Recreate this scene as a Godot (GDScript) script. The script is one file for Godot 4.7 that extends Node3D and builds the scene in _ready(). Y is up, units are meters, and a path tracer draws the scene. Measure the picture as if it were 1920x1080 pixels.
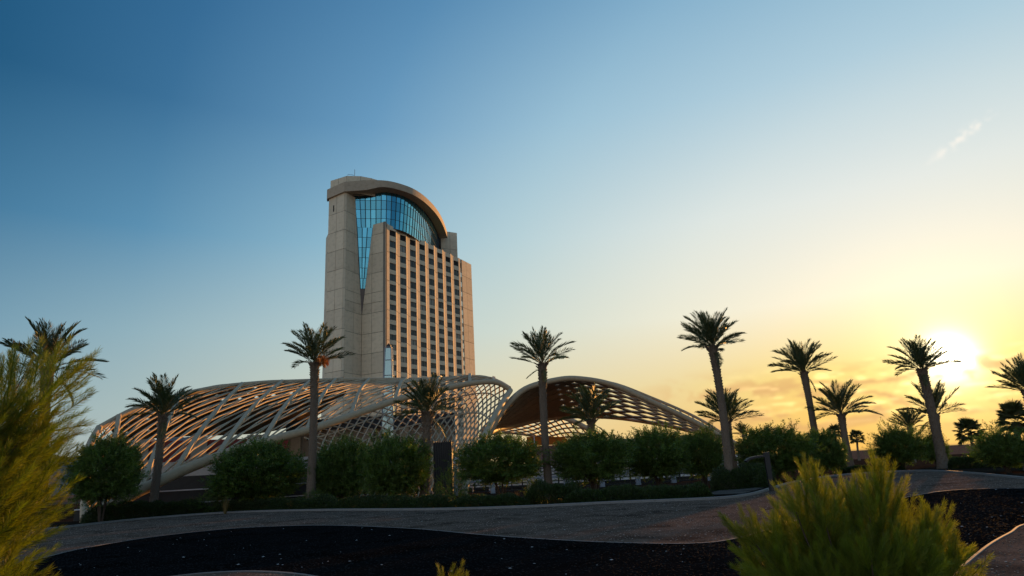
extends Node3D
# A resort tower behind a steel lattice canopy at sunset, seen across a gravel garden with date palms.

const EXPO := 3.0
var rng := RandomNumberGenerator.new()
var taken := {}
var M := {}

func _ready():
	rng.seed = 4711
	camera_and_light()
	materials()
	ground()
	tower()
	canopies()
	back_buildings()
	fence()
	palms()
	shrub_trees()
	hedges()
	foreground_pines()
	small_things()

# ------------------------------------------------------------------ camera, sky, sun
func camera_and_light():
	var cam := Camera3D.new()
	cam.name = "camera"
	cam.fov = 48.455
	cam.near = 0.1
	cam.far = 9000.0
	cam.transform = Transform3D(Basis(Vector3(0.998441, -0.053707, -0.015217), Vector3(0.055821, 0.960627, 0.272178), Vector3(0.0, -0.272603, 0.962127)), Vector3(0, 1.6, 0))
	add_child(cam)
	cam.current = true
	var sun_dir := Vector3(sin(deg_to_rad(33.95)) * cos(deg_to_rad(6.2)), sin(deg_to_rad(6.2)), -cos(deg_to_rad(33.95)) * cos(deg_to_rad(6.2)))
	var env := Environment.new()
	env.background_mode = Environment.BG_SKY
	env.tonemap_mode = Environment.TONE_MAPPER_LINEAR
	env.tonemap_exposure = EXPO
	env.sdfgi_enabled = true
	env.ssao_enabled = true
	env.ssil_enabled = true
	var sky := Sky.new()
	var pm := PanoramaSkyMaterial.new()
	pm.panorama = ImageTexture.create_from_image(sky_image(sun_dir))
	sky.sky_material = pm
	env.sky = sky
	var we := WorldEnvironment.new()
	we.name = "world_environment"
	we.environment = env
	add_child(we)
	var sun := DirectionalLight3D.new()
	sun.name = "sun"
	sun.light_energy = 0.63
	sun.light_color = Color(1.0, 0.7, 0.36)
	sun.light_angular_distance = 0.6
	sun.shadow_enabled = true
	add_child(sun)
	sun.look_at_from_position(sun_dir * 100.0, Vector3.ZERO, Vector3.UP)

# The evening air: a table of colours over the angle to the sun and the height above the horizon, with thin clouds low in the west and added brightness behind the camera.
func sky_image(sun_dir: Vector3) -> Image:
	var gam := [0.0, 10.0, 20.0, 35.0, 50.0, 65.0, 80.0, 110.0, 180.0]
	var els := [0.0, 6.0, 12.0, 20.0, 30.0, 45.0, 90.0]
	var tab := [
		[[252, 192, 80], [255, 222, 124], [255, 245, 212], [240, 238, 228], [198, 218, 229], [150, 190, 214], [112, 162, 196]],
		[[250, 190, 88], [254, 220, 128], [254, 243, 216], [234, 236, 230], [190, 214, 227], [144, 186, 212], [108, 158, 194]],
		[[246, 196, 106], [240, 217, 156], [238, 235, 214], [222, 230, 226], [182, 209, 222], [136, 180, 207], [102, 152, 190]],
		[[236, 204, 142], [226, 215, 178], [206, 217, 207], [184, 209, 215], [156, 193, 213], [112, 161, 196], [86, 138, 178]],
		[[212, 200, 164], [203, 206, 187], [182, 203, 203], [142, 184, 204], [105, 154, 190], [76, 129, 171], [62, 115, 158]],
		[[182, 184, 174], [168, 187, 186], [144, 176, 188], [92, 144, 177], [60, 112, 152], [48, 101, 146], [54, 105, 149]],
		[[164, 174, 176], [140, 170, 182], [100, 145, 171], [54, 109, 146], [22, 80, 118], [26, 82, 122], [52, 102, 146]],
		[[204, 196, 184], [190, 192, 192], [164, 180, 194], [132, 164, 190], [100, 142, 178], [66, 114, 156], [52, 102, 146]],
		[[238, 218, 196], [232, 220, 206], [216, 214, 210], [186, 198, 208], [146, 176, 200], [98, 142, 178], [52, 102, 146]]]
	var lin := []
	for row in tab:
		var r := []
		for c in row:
			var q := Color(c[0] / 255.0, c[1] / 255.0, c[2] / 255.0).srgb_to_linear()
			r.append(Vector3(q.r, q.g, q.b))
		lin.append(r)
	var w := 2048
	var h := 1024
	var f1 := FastNoiseLite.new()
	f1.seed = 5
	f1.frequency = 1.0
	f1.fractal_octaves = 5
	var data := PackedFloat32Array()
	data.resize(w * h * 3)
	for j in h:
		var el := 90.0 - (j + 0.5) / h * 180.0
		if el < -1.0:
			for i in w:
				var k0 := (j * w + i) * 3
				data[k0] = 0.085 / EXPO
				data[k0 + 1] = 0.075 / EXPO
				data[k0 + 2] = 0.06 / EXPO
			continue
		var e := maxf(el, 0.0)
		var b := 0
		while b < els.size() - 2 and e > els[b + 1]:
			b += 1
		var tb: float = clampf((e - els[b]) / (els[b + 1] - els[b]), 0.0, 1.0)
		var ce := cos(deg_to_rad(el))
		var se := sin(deg_to_rad(el))
		for i in w:
			var az := wrapf((i + 0.5) / w * TAU, -PI, PI)
			var d := Vector3(sin(az) * ce, se, -cos(az) * ce)
			var g := rad_to_deg(acos(clampf(d.dot(sun_dir), -1.0, 1.0)))
			var a := 0
			while a < gam.size() - 2 and g > gam[a + 1]:
				a += 1
			var ta: float = clampf((g - gam[a]) / (gam[a + 1] - gam[a]), 0.0, 1.0)
			var c: Vector3 = (lin[a][b] as Vector3).lerp(lin[a][b + 1], tb).lerp((lin[a + 1][b] as Vector3).lerp(lin[a + 1][b + 1], tb), ta)
			c *= lerpf(1.0, 1.32, smoothstep(85.0, 130.0, g))  # sky behind the camera raised above its natural level, as fill for shaded sides
			# light scattered forward by the haze round the sun
			c += Vector3(1.0, 0.84, 0.46) * (0.9 * exp(-g / 3.4)) + Vector3(1.0, 0.92, 0.7) * (7.0 * exp(-pow(g / 0.95, 1.35)))
			if g < 45.0 and el > -0.5:
				var p := Vector3(az * 9.0, el * 0.9, 3.0)
				var warp := f1.get_noise_3d(az * 6.0, el * 0.25, 9.0)
				var n := f1.get_noise_3d(p.x + warp * 1.2, p.y + warp * 1.5 + az * 2.0, 0.0)
				var band := smoothstep(0.2, 2.5, el) * (1.0 - smoothstep(5.0, 7.5, el)) * (1.0 - smoothstep(16.0, 26.0, g))
				var cl := smoothstep(-0.1, 0.35, n) * band
				var bright := smoothstep(0.12, 0.4, f1.get_noise_3d(p.x * 1.6, p.y * 2.2, 20.0)) * band * smoothstep(1.5, 4.0, el)
				c = c.lerp(Vector3(0.76, 0.42, 0.17), cl * 0.72)
				c += Vector3(0.6, 0.46, 0.2) * bright * (1.0 - smoothstep(4.0, 20.0, g)) * 1.3
				# one small wisp high above the sun
				var wx := rad_to_deg(az) - 38.1
				var wy := el - 21.7
				var along := wx * 0.9 + wy * 0.43
				var across := -wx * 0.43 + wy * 0.9
				var wisp := exp(-pow(along / 1.7, 2.0) - pow(across / 0.3, 2.0)) * smoothstep(-0.15, 0.45, f1.get_noise_3d(along * 1.3, across * 2.4, 40.0))
				c = c.lerp(Vector3(0.98, 0.93, 0.84), clampf(wisp * 2.0, 0.0, 0.95))
			var k := (j * w + i) * 3
			data[k] = c.x / EXPO
			data[k + 1] = c.y / EXPO
			data[k + 2] = c.z / EXPO
	return Image.create_from_data(w, h, false, Image.FORMAT_RGBF, data.to_byte_array())

# ------------------------------------------------------------------ naming helpers
func numbered(called: String) -> String:
	if not taken.has(called):
		taken[called] = 0
		return called
	taken[called] += 1
	return "%s_%03d" % [called, taken[called]]

func thing(called: String, label: String, category: String, at := Vector3.ZERO, group := "") -> Node3D:
	var o := Node3D.new()
	o.name = numbered(called)
	add_child(o)
	o.position = at
	tag(o, label, category, group)
	return o

func tag(o: Node, label: String, category: String, group := "", kind := ""):
	if label != "":
		o.set_meta("label", label)
	if category != "":
		o.set_meta("category", category)
	if group != "":
		o.set_meta("group", group)
	if kind != "":
		o.set_meta("kind", kind)

func part(parent: Node, called: String, mesh: Mesh, m: Material, tr := Transform3D.IDENTITY) -> MeshInstance3D:
	var o := MeshInstance3D.new()
	o.name = called
	o.mesh = mesh
	o.material_override = m
	parent.add_child(o, true)
	o.transform = tr
	return o

func node(parent: Node, called: String, at := Vector3.ZERO) -> Node3D:
	var o := Node3D.new()
	o.name = called
	parent.add_child(o, true)
	o.position = at
	return o

func top(called: String, mesh: Mesh, m: Material, kind := "") -> MeshInstance3D:
	var o := part(self, numbered(called), mesh, m)
	if kind != "":
		o.set_meta("kind", kind)
	return o

# ------------------------------------------------------------------ geometry helpers
class Geo:
	var v := PackedVector3Array()
	var n := PackedVector3Array()
	var c := PackedColorArray()
	var uv := PackedVector2Array()
	var i := PackedInt32Array()
	func mesh() -> ArrayMesh:
		var a := []
		a.resize(Mesh.ARRAY_MAX)
		a[Mesh.ARRAY_VERTEX] = v
		if n.size() == v.size():
			a[Mesh.ARRAY_NORMAL] = n
		if c.size() == v.size():
			a[Mesh.ARRAY_COLOR] = c
		if uv.size() == v.size():
			a[Mesh.ARRAY_TEX_UV] = uv
		a[Mesh.ARRAY_INDEX] = i
		var m := ArrayMesh.new()
		m.add_surface_from_arrays(Mesh.PRIMITIVE_TRIANGLES, a)
		return m
	func tri(p: Vector3, q: Vector3, r: Vector3):
		var k := v.size()
		v.append(p); v.append(q); v.append(r)
		i.append(k); i.append(k + 1); i.append(k + 2)
	func quad(p: Vector3, q: Vector3, r: Vector3, s: Vector3):
		var k := v.size()
		v.append(p); v.append(q); v.append(r); v.append(s)
		i.append(k); i.append(k + 1); i.append(k + 2)
		i.append(k); i.append(k + 2); i.append(k + 3)
	func quad_c(p: Vector3, q: Vector3, r: Vector3, s: Vector3, col: Color):
		quad(p, q, r, s)
		c.append(col); c.append(col); c.append(col); c.append(col)
	# eight corners: bottom ring a0..a3 then top ring b0..b3
	func hexa(a: Array, b: Array):
		quad(a[0], a[1], b[1], b[0]); quad(a[1], a[2], b[2], b[1])
		quad(a[2], a[3], b[3], b[2]); quad(a[3], a[0], b[0], b[3])
		quad(b[0], b[1], b[2], b[3]); quad(a[3], a[2], a[1], a[0])
	func box(at: Vector3, s: Vector3, bs := Basis.IDENTITY):
		var x := bs.x * s.x * 0.5
		var y := bs.y * s.y * 0.5
		var z := bs.z * s.z * 0.5
		hexa([at - x - y + z, at + x - y + z, at + x - y - z, at - x - y - z], [at - x + y + z, at + x + y + z, at + x + y - z, at - x + y - z])
	# round bar along points, smooth
	func tube(pts: Array, radii, sides := 8, caps := true):
		var base := v.size()
		var m := pts.size()
		var side := Vector3.ZERO
		for k in m:
			var t: Vector3 = (pts[mini(k + 1, m - 1)] - pts[maxi(k - 1, 0)]).normalized()
			if side == Vector3.ZERO:
				side = t.cross(Vector3.UP if absf(t.y) < 0.9 else Vector3.RIGHT).normalized()
			side = (side - t * side.dot(t)).normalized()
			var up := t.cross(side)
			var r: float = radii[k] if radii is Array else radii
			for s in sides:
				var a := TAU * s / sides
				var d := side * cos(a) + up * sin(a)
				v.append(pts[k] + d * r)
				n.append(d)
		for k in m - 1:
			for s in sides:
				var p := base + k * sides + s
				var q := base + k * sides + (s + 1) % sides
				i.append_array(PackedInt32Array([p, q + sides, q, p, p + sides, q + sides]))
		if caps:
			for e in [0, m - 1]:
				var t: Vector3 = (pts[0] - pts[1]).normalized() if e == 0 else (pts[m - 1] - pts[m - 2]).normalized()
				var k0 := v.size()
				for s in sides:
					v.append(v[base + e * sides + s]); n.append(t)
				for s in range(1, sides - 1):
					i.append_array(PackedInt32Array([k0, k0 + s + 1, k0 + s] if e == 0 else [k0, k0 + s, k0 + s + 1]))
	# flat sided bar along points; nrm gives the face direction at each point
	func bar(pts: Array, nrm: Array, wide: float, deep: float):
		var m := pts.size()
		var ring := []
		for k in m:
			var t: Vector3 = (pts[mini(k + 1, m - 1)] - pts[maxi(k - 1, 0)]).normalized()
			var nn: Vector3 = nrm[k]
			nn = (nn - t * nn.dot(t)).normalized()
			var s := t.cross(nn) * wide * 0.5
			nn *= deep * 0.5
			ring.append([pts[k] - s - nn, pts[k] + s - nn, pts[k] + s + nn, pts[k] - s + nn])
		for k in m - 1:
			for e in 4:
				quad(ring[k][e], ring[k + 1][e], ring[k + 1][(e + 1) % 4], ring[k][(e + 1) % 4])
		quad(ring[0][0], ring[0][1], ring[0][2], ring[0][3])
		quad(ring[m - 1][3], ring[m - 1][2], ring[m - 1][1], ring[m - 1][0])

# Catmull-Rom through points, t from 0 to 1
func spline(p: Array, t: float):
	var x := clampf(t, 0.0, 1.0) * (p.size() - 1)
	var k := mini(int(x), p.size() - 2)
	var f := x - k
	var a = p[maxi(k - 1, 0)]
	var b = p[k]
	var c = p[k + 1]
	var d = p[mini(k + 2, p.size() - 1)]
	return 0.5 * ((2.0 * b) + (c - a) * f + (2.0 * a - 5.0 * b + 4.0 * c - d) * f * f + (3.0 * b - a - 3.0 * c + d) * f * f * f)

func smooth_line(p: Array, count: int) -> Array:
	var out := []
	for k in count:
		out.append(spline(p, float(k) / (count - 1)))
	return out

# ------------------------------------------------------------------ materials
func lin(r: float, g: float, b: float) -> Color:
	return Color(r, g, b).linear_to_srgb()

func mat(c: Color, rough := 0.8, metal := 0.0) -> StandardMaterial3D:
	var m := StandardMaterial3D.new()
	m.albedo_color = c
	m.roughness = rough
	m.metallic = metal
	return m

# mottled colour texture: stops over a noise picture
func mottled(noise: FastNoiseLite, size: int, stops: Array) -> ImageTexture:
	var im := noise.get_seamless_image(size, size)
	im.convert(Image.FORMAT_L8)
	var src := im.get_data()
	var lut := []
	for k in 256:
		var x := k / 255.0 * (stops.size() - 1)
		var a := mini(int(x), stops.size() - 2)
		lut.append((stops[a] as Color).lerp(stops[a + 1], x - a))
	var out := PackedByteArray()
	out.resize(size * size * 3)
	for k in size * size:
		var c: Color = lut[src[k]]
		out[k * 3] = int(clampf(c.r, 0, 1) * 255.0)
		out[k * 3 + 1] = int(clampf(c.g, 0, 1) * 255.0)
		out[k * 3 + 2] = int(clampf(c.b, 0, 1) * 255.0)
	return ImageTexture.create_from_image(Image.create_from_data(size, size, false, Image.FORMAT_RGB8, out))

func noise_of(type: int, freq: float, oct := 4, sd := 1) -> FastNoiseLite:
	var f := FastNoiseLite.new()
	f.noise_type = type
	f.frequency = freq
	f.fractal_octaves = oct
	f.seed = sd
	return f

func grainy(m: StandardMaterial3D, tex: Texture2D, scale: float, world := true):
	m.albedo_texture = tex
	m.uv1_triplanar = true
	m.uv1_world_triplanar = world
	m.uv1_scale = Vector3.ONE * scale
	return m

func relief(freq: float, strength: float, size := 512, type := FastNoiseLite.TYPE_SIMPLEX_SMOOTH, sd := 3) -> ImageTexture:
	var im := noise_of(type, freq, 4, sd).get_seamless_image(size, size)
	im.convert(Image.FORMAT_RGBA8)
	im.bump_map_to_normal_map(strength)
	return ImageTexture.create_from_image(im)

func leaf_mat(back: Color, rough := 0.55) -> StandardMaterial3D:
	var m := mat(Color.WHITE, rough)
	m.vertex_color_use_as_albedo = true
	m.backlight_enabled = true
	m.backlight = back
	m.cull_mode = BaseMaterial3D.CULL_DISABLED
	return m

func materials():
	var fine := noise_of(FastNoiseLite.TYPE_SIMPLEX_SMOOTH, 0.012, 5, 2)
	var cell := noise_of(FastNoiseLite.TYPE_CELLULAR, 0.24, 2, 7)
	cell.cellular_return_type = FastNoiseLite.RETURN_CELL_VALUE
	var wall_tex := mottled(fine, 512, [Color(0.86, 0.85, 0.84), Color(0.97, 0.97, 0.96), Color.WHITE, Color(0.93, 0.92, 0.9)])
	M.wall_tones = []
	for k in 4:
		var s: float = [1.0, 0.95, 1.04, 0.91][k]
		M.wall_tones.append(grainy(mat(lin(0.74 * s, 0.61 * s, 0.435 * s), 0.85), wall_tex, 0.09))
	M.joint = mat(lin(0.2, 0.17, 0.13), 0.9)
	M.cornice = grainy(mat(lin(0.46, 0.36, 0.25), 0.8), wall_tex, 0.11)
	M.soffit = mat(lin(0.2, 0.15, 0.11), 0.85)
	M.bronze = mat(lin(0.12, 0.095, 0.08), 0.5, 0.2)
	M.panes = []
	for k in 3:
		var s: float = [1.0, 0.82, 1.15][k]
		var g := mat(lin(0.1 * s, 0.38 * s, 0.53 * s), 0.07, 0.85)
		M.panes.append(g)
	M.windows = []
	for k in 3:
		var s: float = [1.0, 0.75, 1.25][k]
		var g := mat(lin(0.05 * s, 0.055 * s, 0.055 * s), 0.18, 0.0)
		g.metallic_specular = 0.35
		M.windows.append(g)
	var curtain := mat(lin(0.2, 0.175, 0.14), 0.3)
	M.windows.append(curtain)
	M.strip_window = mat(lin(0.5, 0.52, 0.5), 0.15, 0.6)
	M.opening = mat(lin(0.012, 0.011, 0.01), 0.9)
	M.mullion = mat(lin(0.03, 0.04, 0.045), 0.5, 0.3)
	var steel_tex := mottled(noise_of(FastNoiseLite.TYPE_SIMPLEX_SMOOTH, 0.02, 4, 11), 256, [Color(0.85, 0.84, 0.82), Color.WHITE, Color(0.94, 0.93, 0.92)])
	M.steel = grainy(mat(lin(0.46, 0.33, 0.2), 0.6), steel_tex, 0.4)
	M.red_wall = grainy(mat(lin(0.2, 0.032, 0.02), 0.8), steel_tex, 0.2)
	M.tan_wall = grainy(mat(lin(0.33, 0.25, 0.17), 0.85), steel_tex, 0.2)
	M.white_wall = grainy(mat(lin(0.6, 0.59, 0.57), 0.8), steel_tex, 0.2)
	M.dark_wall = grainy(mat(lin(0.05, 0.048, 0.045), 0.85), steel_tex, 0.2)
	M.orange_wall = grainy(mat(lin(0.62, 0.2, 0.02), 0.7), steel_tex, 0.2)
	M.mauve_wall = grainy(mat(lin(0.26, 0.2, 0.24), 0.8), steel_tex, 0.2)
	M.grey_metal = grainy(mat(lin(0.3, 0.31, 0.34), 0.5, 0.2), steel_tex, 0.5)
	M.pale_metal = mat(lin(0.55, 0.56, 0.58), 0.4, 0.2)
	M.black_metal = mat(lin(0.012, 0.012, 0.013), 0.5, 0.1)
	M.glass_tint = mat(lin(0.35, 0.5, 0.5), 0.08, 0.5)
	# ground
	var gravel := mottled(cell, 1024, [Color(0.66, 0.65, 0.64), Color(0.95, 0.92, 0.9), Color(0.74, 0.72, 0.71), Color(1.0, 0.97, 0.95), Color(0.6, 0.59, 0.59), Color(0.85, 0.83, 0.82)])
	var patch := mottled(noise_of(FastNoiseLite.TYPE_SIMPLEX_SMOOTH, 0.006, 5, 21), 512, [Color(0.62, 0.62, 0.62), Color(0.88, 0.87, 0.86), Color(1, 1, 1), Color(0.8, 0.8, 0.8)])
	var bump := relief(0.24, 6.0, 1024, FastNoiseLite.TYPE_CELLULAR, 7)
	for d in [["gravel", lin(0.225, 0.165, 0.13), 0.9], ["black_gravel", lin(0.013, 0.0132, 0.0142), 0.8], ["soil", lin(0.06, 0.045, 0.033), 0.95], ["path", lin(0.2, 0.175, 0.155), 0.9]]:
		var g := mat(d[1], d[2])
		grainy(g, gravel, 0.143)
		g.normal_enabled = true
		g.normal_texture = bump
		g.normal_scale = 0.22
		g.detail_enabled = true
		g.detail_albedo = patch
		g.detail_blend_mode = BaseMaterial3D.BLEND_MODE_MUL
		g.detail_uv_layer = BaseMaterial3D.DETAIL_UV_1
		g.metallic_specular = 0.0
		M[d[0]] = g
	M.edging = grainy(mat(lin(0.16, 0.15, 0.145), 0.85), steel_tex, 0.8)
	M.kerb = grainy(mat(lin(0.2, 0.19, 0.18), 0.85), steel_tex, 0.8)
	M.hill = grainy(mat(lin(0.16, 0.15, 0.15), 0.95), patch, 0.004)
	# plants
	M.frond = leaf_mat(Color(0.5, 0.62, 0.2), 0.5)
	M.leaf = leaf_mat(Color(0.75, 0.9, 0.25), 0.5)
	M.needle = leaf_mat(Color(1.0, 1.0, 0.16), 0.5)
	M.straw = leaf_mat(Color(0.8, 0.7, 0.35), 0.6)
	M.fruit = mat(lin(0.5, 0.16, 0.02), 0.6)
	var bark_tex := mottled(noise_of(FastNoiseLite.TYPE_SIMPLEX_SMOOTH, 0.04, 5, 31), 256, [Color(0.4, 0.38, 0.36), Color(0.9, 0.88, 0.85), Color(0.65, 0.62, 0.6), Color.WHITE])
	M.palm_bark = grainy(mat(lin(0.3, 0.235, 0.18), 0.95), bark_tex, 2.0, false)
	M.bark = grainy(mat(lin(0.1, 0.075, 0.055), 0.95), bark_tex, 4.0, false)
	M.pine_bark = grainy(mat(lin(0.16, 0.115, 0.075), 0.9), bark_tex, 9.0, false)
	M.pebble = mat(Color.WHITE, 0.9)
	M.pebble.metallic_specular = 0.1
	M.pebble.vertex_color_use_as_albedo = true
# ------------------------------------------------------------------ ground
func strip_mesh(a: Array, b: Array, y: float) -> ArrayMesh:   # a sheet between two lines of equal length
	var g := Geo.new()
	for k in a.size() - 1:
		g.quad(Vector3(a[k].x, y, a[k].y), Vector3(a[k + 1].x, y, a[k + 1].y), Vector3(b[k + 1].x, y, b[k + 1].y), Vector3(b[k].x, y, b[k].y))
	return g.mesh()

func offset_line(p: Array, d: float) -> Array:   # to the left of the way the line runs, seen from above with z down
	var out := []
	for k in p.size():
		var t: Vector2 = (p[mini(k + 1, p.size() - 1)] - p[maxi(k - 1, 0)]).normalized()
		out.append(p[k] + Vector2(t.y, -t.x) * d)
	return out

func kerb_mesh(line: Array, wide: float, high: float) -> ArrayMesh:
	var g := Geo.new()
	var b := offset_line(line, wide)
	var c := minf(0.02, high * 0.4)
	var a2 := offset_line(line, c * signf(wide))
	var b2 := offset_line(line, wide - c * signf(wide))
	for k in line.size() - 1:
		var f := func(p: Vector2, y: float): return Vector3(p.x, y, p.y)
		g.quad(f.call(line[k], -0.02), f.call(line[k + 1], -0.02), f.call(line[k + 1], high - c), f.call(line[k], high - c))
		g.quad(f.call(line[k], high - c), f.call(line[k + 1], high - c), f.call(a2[k + 1], high), f.call(a2[k], high))
		g.quad(f.call(a2[k], high), f.call(a2[k + 1], high), f.call(b2[k + 1], high), f.call(b2[k], high))
		g.quad(f.call(b2[k], high), f.call(b2[k + 1], high), f.call(b[k + 1], high - c), f.call(b[k], high - c))
		g.quad(f.call(b[k], high - c), f.call(b[k + 1], high - c), f.call(b[k + 1], -0.02), f.call(b[k], -0.02))
	return g.mesh()

var kerb_line := []

func v2s(a: Array) -> Array:
	var out := []
	for p in a:
		out.append(Vector2(p[0], p[1]))
	return out

func ground():
	var pl := Geo.new()
	pl.quad(Vector3(-4000, 0, 4000), Vector3(4000, 0, 4000), Vector3(4000, 0, -4000), Vector3(-4000, 0, -4000))
	top("ground", pl.mesh(), M.gravel, "structure")
	kerb_line = smooth_line(v2s([[-30, -22], [-24, -29], [-22.9, -34], [-21.6, -38.4], [-17.6, -40.3], [-11.1, -36.7], [-4.6, -31.3], [-0.5, -29.1], [3.76, -28.4], [7.6, -27.4], [9.54, -28.6], [12.0, -32.6], [15.4, -38.4], [20.0, -44.4], [24.6, -47.4], [27.0, -45.4], [25.0, -37.8], [22.4, -31.0], [20.6, -26.0], [19.0, -18.0]]), 160)
	# planting soil behind the kerb
	var g := Geo.new()
	for k in kerb_line.size() - 1:
		var p: Vector2 = kerb_line[k]
		var q: Vector2 = kerb_line[k + 1]
		var pf := p.normalized() * 140.0
		var qf := q.normalized() * 140.0
		g.quad(Vector3(p.x, 0.012, p.y), Vector3(q.x, 0.012, q.y), Vector3(qf.x, 0.012, qf.y), Vector3(pf.x, 0.012, pf.y))
	top("planting_bed_ground", g.mesh(), M.soil, "structure")
	var kb := top("kerb", kerb_mesh(kerb_line, 0.13, 0.1), M.kerb, "structure")
	kb.set_meta("label", "pale concrete kerb between the brown gravel and the planting bed")
	# river of black gravel
	var far := smooth_line(v2s([[-11.0, -9.0], [-11.6, -13.0], [-12.9, -18.2], [-13.4, -20.8], [-13.0, -24.0], [-10.99, -26.0], [-7.59, -25.0], [-3.77, -21.4], [-1.2, -17.9], [0.17, -16.2], [1.83, -14.5], [3.29, -13.6], [4.28, -14.0], [5.65, -15.6], [8.64, -19.2], [12.36, -22.3], [15.0, -24.5], [16.6, -24.8], [17.8, -23.4], [20.5, -17.0]]), 110)
	var near := smooth_line(v2s([[-8.6, -8.6], [-8.2, -10.2], [-7.6, -11.8], [-6.9, -12.9], [-6.2, -13.3], [-5.3, -13.2], [-4.3, -12.6], [-3.4, -11.7], [-2.2, -10.2], [-0.4, -8.6], [1.6, -7.6], [3.4, -7.5], [4.6, -8.1], [5.35, -8.9], [5.96, -9.6], [7.5, -11.3], [8.8, -12.6], [10.2, -13.9], [12.5, -14.6], [16.0, -13.0]]), 110)
	top("black_gravel_bed_ground", strip_mesh(near, far, 0.006), M.black_gravel, "structure")
	var e1 := top("edging", kerb_mesh(far, 0.05, 0.014), M.edging, "structure")
	e1.set_meta("label", "thin pale edging on the far side of the black gravel")
	var e2 := top("edging", kerb_mesh(near, -0.05, 0.014), M.edging, "structure")
	e2.set_meta("label", "thin pale edging on the near side of the black gravel")
	# a short concrete path that meets the kerb on the right
	var pg := Geo.new()
	pg.quad(Vector3(9.4, 0.06, -29.2), Vector3(12.0, 0.06, -33.6), Vector3(11.0, 0.06, -36.0), Vector3(8.0, 0.06, -30.2))
	top("footpath", pg.mesh(), M.path, "structure")
	# loose stones
	stones("gravel_stones", 150000, func(): return Vector2(rng.randf_range(-24, 27), rng.randf_range(-47, -7)), false, far, near)
	stones("black_gravel_stones", 30000, func():
		var t := rng.randf()
		var s := rng.randf()
		return (spline(near, t) as Vector2).lerp(spline(far, t), s), true, far, near)
	# hazy mountains far off
	mountain("mountain_range", "low hazy blue mountain ridge behind the left end of the canopy", [[-2600, 60], [-2300, 130], [-2050, 190], [-1800, 150], [-1500, 205], [-1250, 150], [-900, 120], [-500, 60], [-100, 20]], -2600.0)

func mountain(called, label, prof: Array, z: float):
	var g := Geo.new()
	var f := noise_of(FastNoiseLite.TYPE_SIMPLEX_SMOOTH, 0.004, 5, 8)
	var nx := 120
	var nz := 14
	var pts := []
	for k in prof.size():
		pts.append(Vector2(prof[k][0], prof[k][1]))
	var rows := []
	for j in nz + 1:
		var row := []
		var s := float(j) / nz
		for k in nx + 1:
			var q: Vector2 = spline(pts, float(k) / nx)
			var h := q.y * (1.0 - absf(s * 2.0 - 1.0)) * (1.0 + 0.5 * f.get_noise_2d(q.x, s * 900.0))
			row.append(Vector3(q.x, maxf(h, 0.0) - 1.0, z + 500.0 - s * 1000.0))
		rows.append(row)
	for j in nz:
		for k in nx:
			g.quad(rows[j][k], rows[j][k + 1], rows[j + 1][k + 1], rows[j + 1][k])
	var o := top(called, g.mesh(), M.hill, "structure")
	o.set_meta("label", label)

func stones(called: String, count: int, where: Callable, dark: bool, far: Array, near: Array):
	var g := Geo.new()
	var a := [Vector3(1, 0, 0.2), Vector3(0.1, 0, 1), Vector3(-1, 0, 0.1), Vector3(-0.1, 0, -0.9)]
	for k in 4:
		g.tri(a[k], a[(k + 1) % 4], Vector3(0.1, 0.32, 0.05))
	var spots := []
	var tints := []
	var poly := PackedVector2Array()
	for p in near:
		poly.append(p)
	for k in far.size():
		poly.append(far[far.size() - 1 - k])
	for k in count:
		var p: Vector2 = where.call()
		if not dark and Geometry2D.is_point_in_polygon(p, poly):
			continue
		var s := rng.randf_range(0.008, 0.026)
		var col: Color
		if dark:
			s *= 1.2
			var t := rng.randf_range(0.008, 0.022)
			col = Color(t, t, t * 1.03)
			if rng.randf() < 0.006:
				s *= 1.3
				col = Color(0.4, 0.4, 0.4)
		else:
			var t := rng.randf_range(0.2, 1.0) * rng.randf_range(0.6, 2.8)
			col = Color(0.225 * t, 0.168 * t, 0.135 * t)
			if rng.randf() < 0.004:
				s *= 1.4
				col = Color(0.5, 0.48, 0.46)
		spots.append(Transform3D(Basis(Vector3.UP, rng.randf() * TAU).scaled(Vector3(s, s * rng.randf_range(0.5, 1.0), s * rng.randf_range(0.7, 1.1))), Vector3(p.x, 0.004 if not dark else 0.009, p.y)))
		tints.append(col)
	var mm := MultiMesh.new()
	mm.transform_format = MultiMesh.TRANSFORM_3D
	mm.use_colors = true
	mm.mesh = g.mesh()
	mm.instance_count = spots.size()
	for k in spots.size():
		mm.set_instance_transform(k, spots[k])
		mm.set_instance_color(k, tints[k])
	var o := MultiMeshInstance3D.new()
	o.name = called
	o.multimesh = mm
	o.material_override = M.pebble
	add_child(o)
	tag(o, "loose black gravel stones with a few white pebbles" if dark else "loose brown gravel stones lying between the kerb and the black bed", "gravel", "", "stuff")
# ------------------------------------------------------------------ tower
# A slab standing on a slanted or straight quad: corners are plan points at the bottom and at the top, left to right seen from outside.
func slab(ab: Vector2, bb: Vector2, at_: Vector2, bt: Vector2, y0: float, y1: float, front: float, back: float, o: Vector3) -> ArrayMesh:
	var d := (bb - ab)
	if d.length() < 0.01:
		d = bt - at_
	d = d.normalized()
	var n := Vector3(-d.y, 0, d.x)
	var f := func(p: Vector2, y: float, off: float): return Vector3(p.x, y, p.y) + n * off - o
	var g := Geo.new()
	g.hexa([f.call(ab, y0, front), f.call(bb, y0, front), f.call(bb, y0, back), f.call(ab, y0, back)], [f.call(at_, y1, front), f.call(bt, y1, front), f.call(bt, y1, back), f.call(at_, y1, back)])
	return g.mesh()

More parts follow.
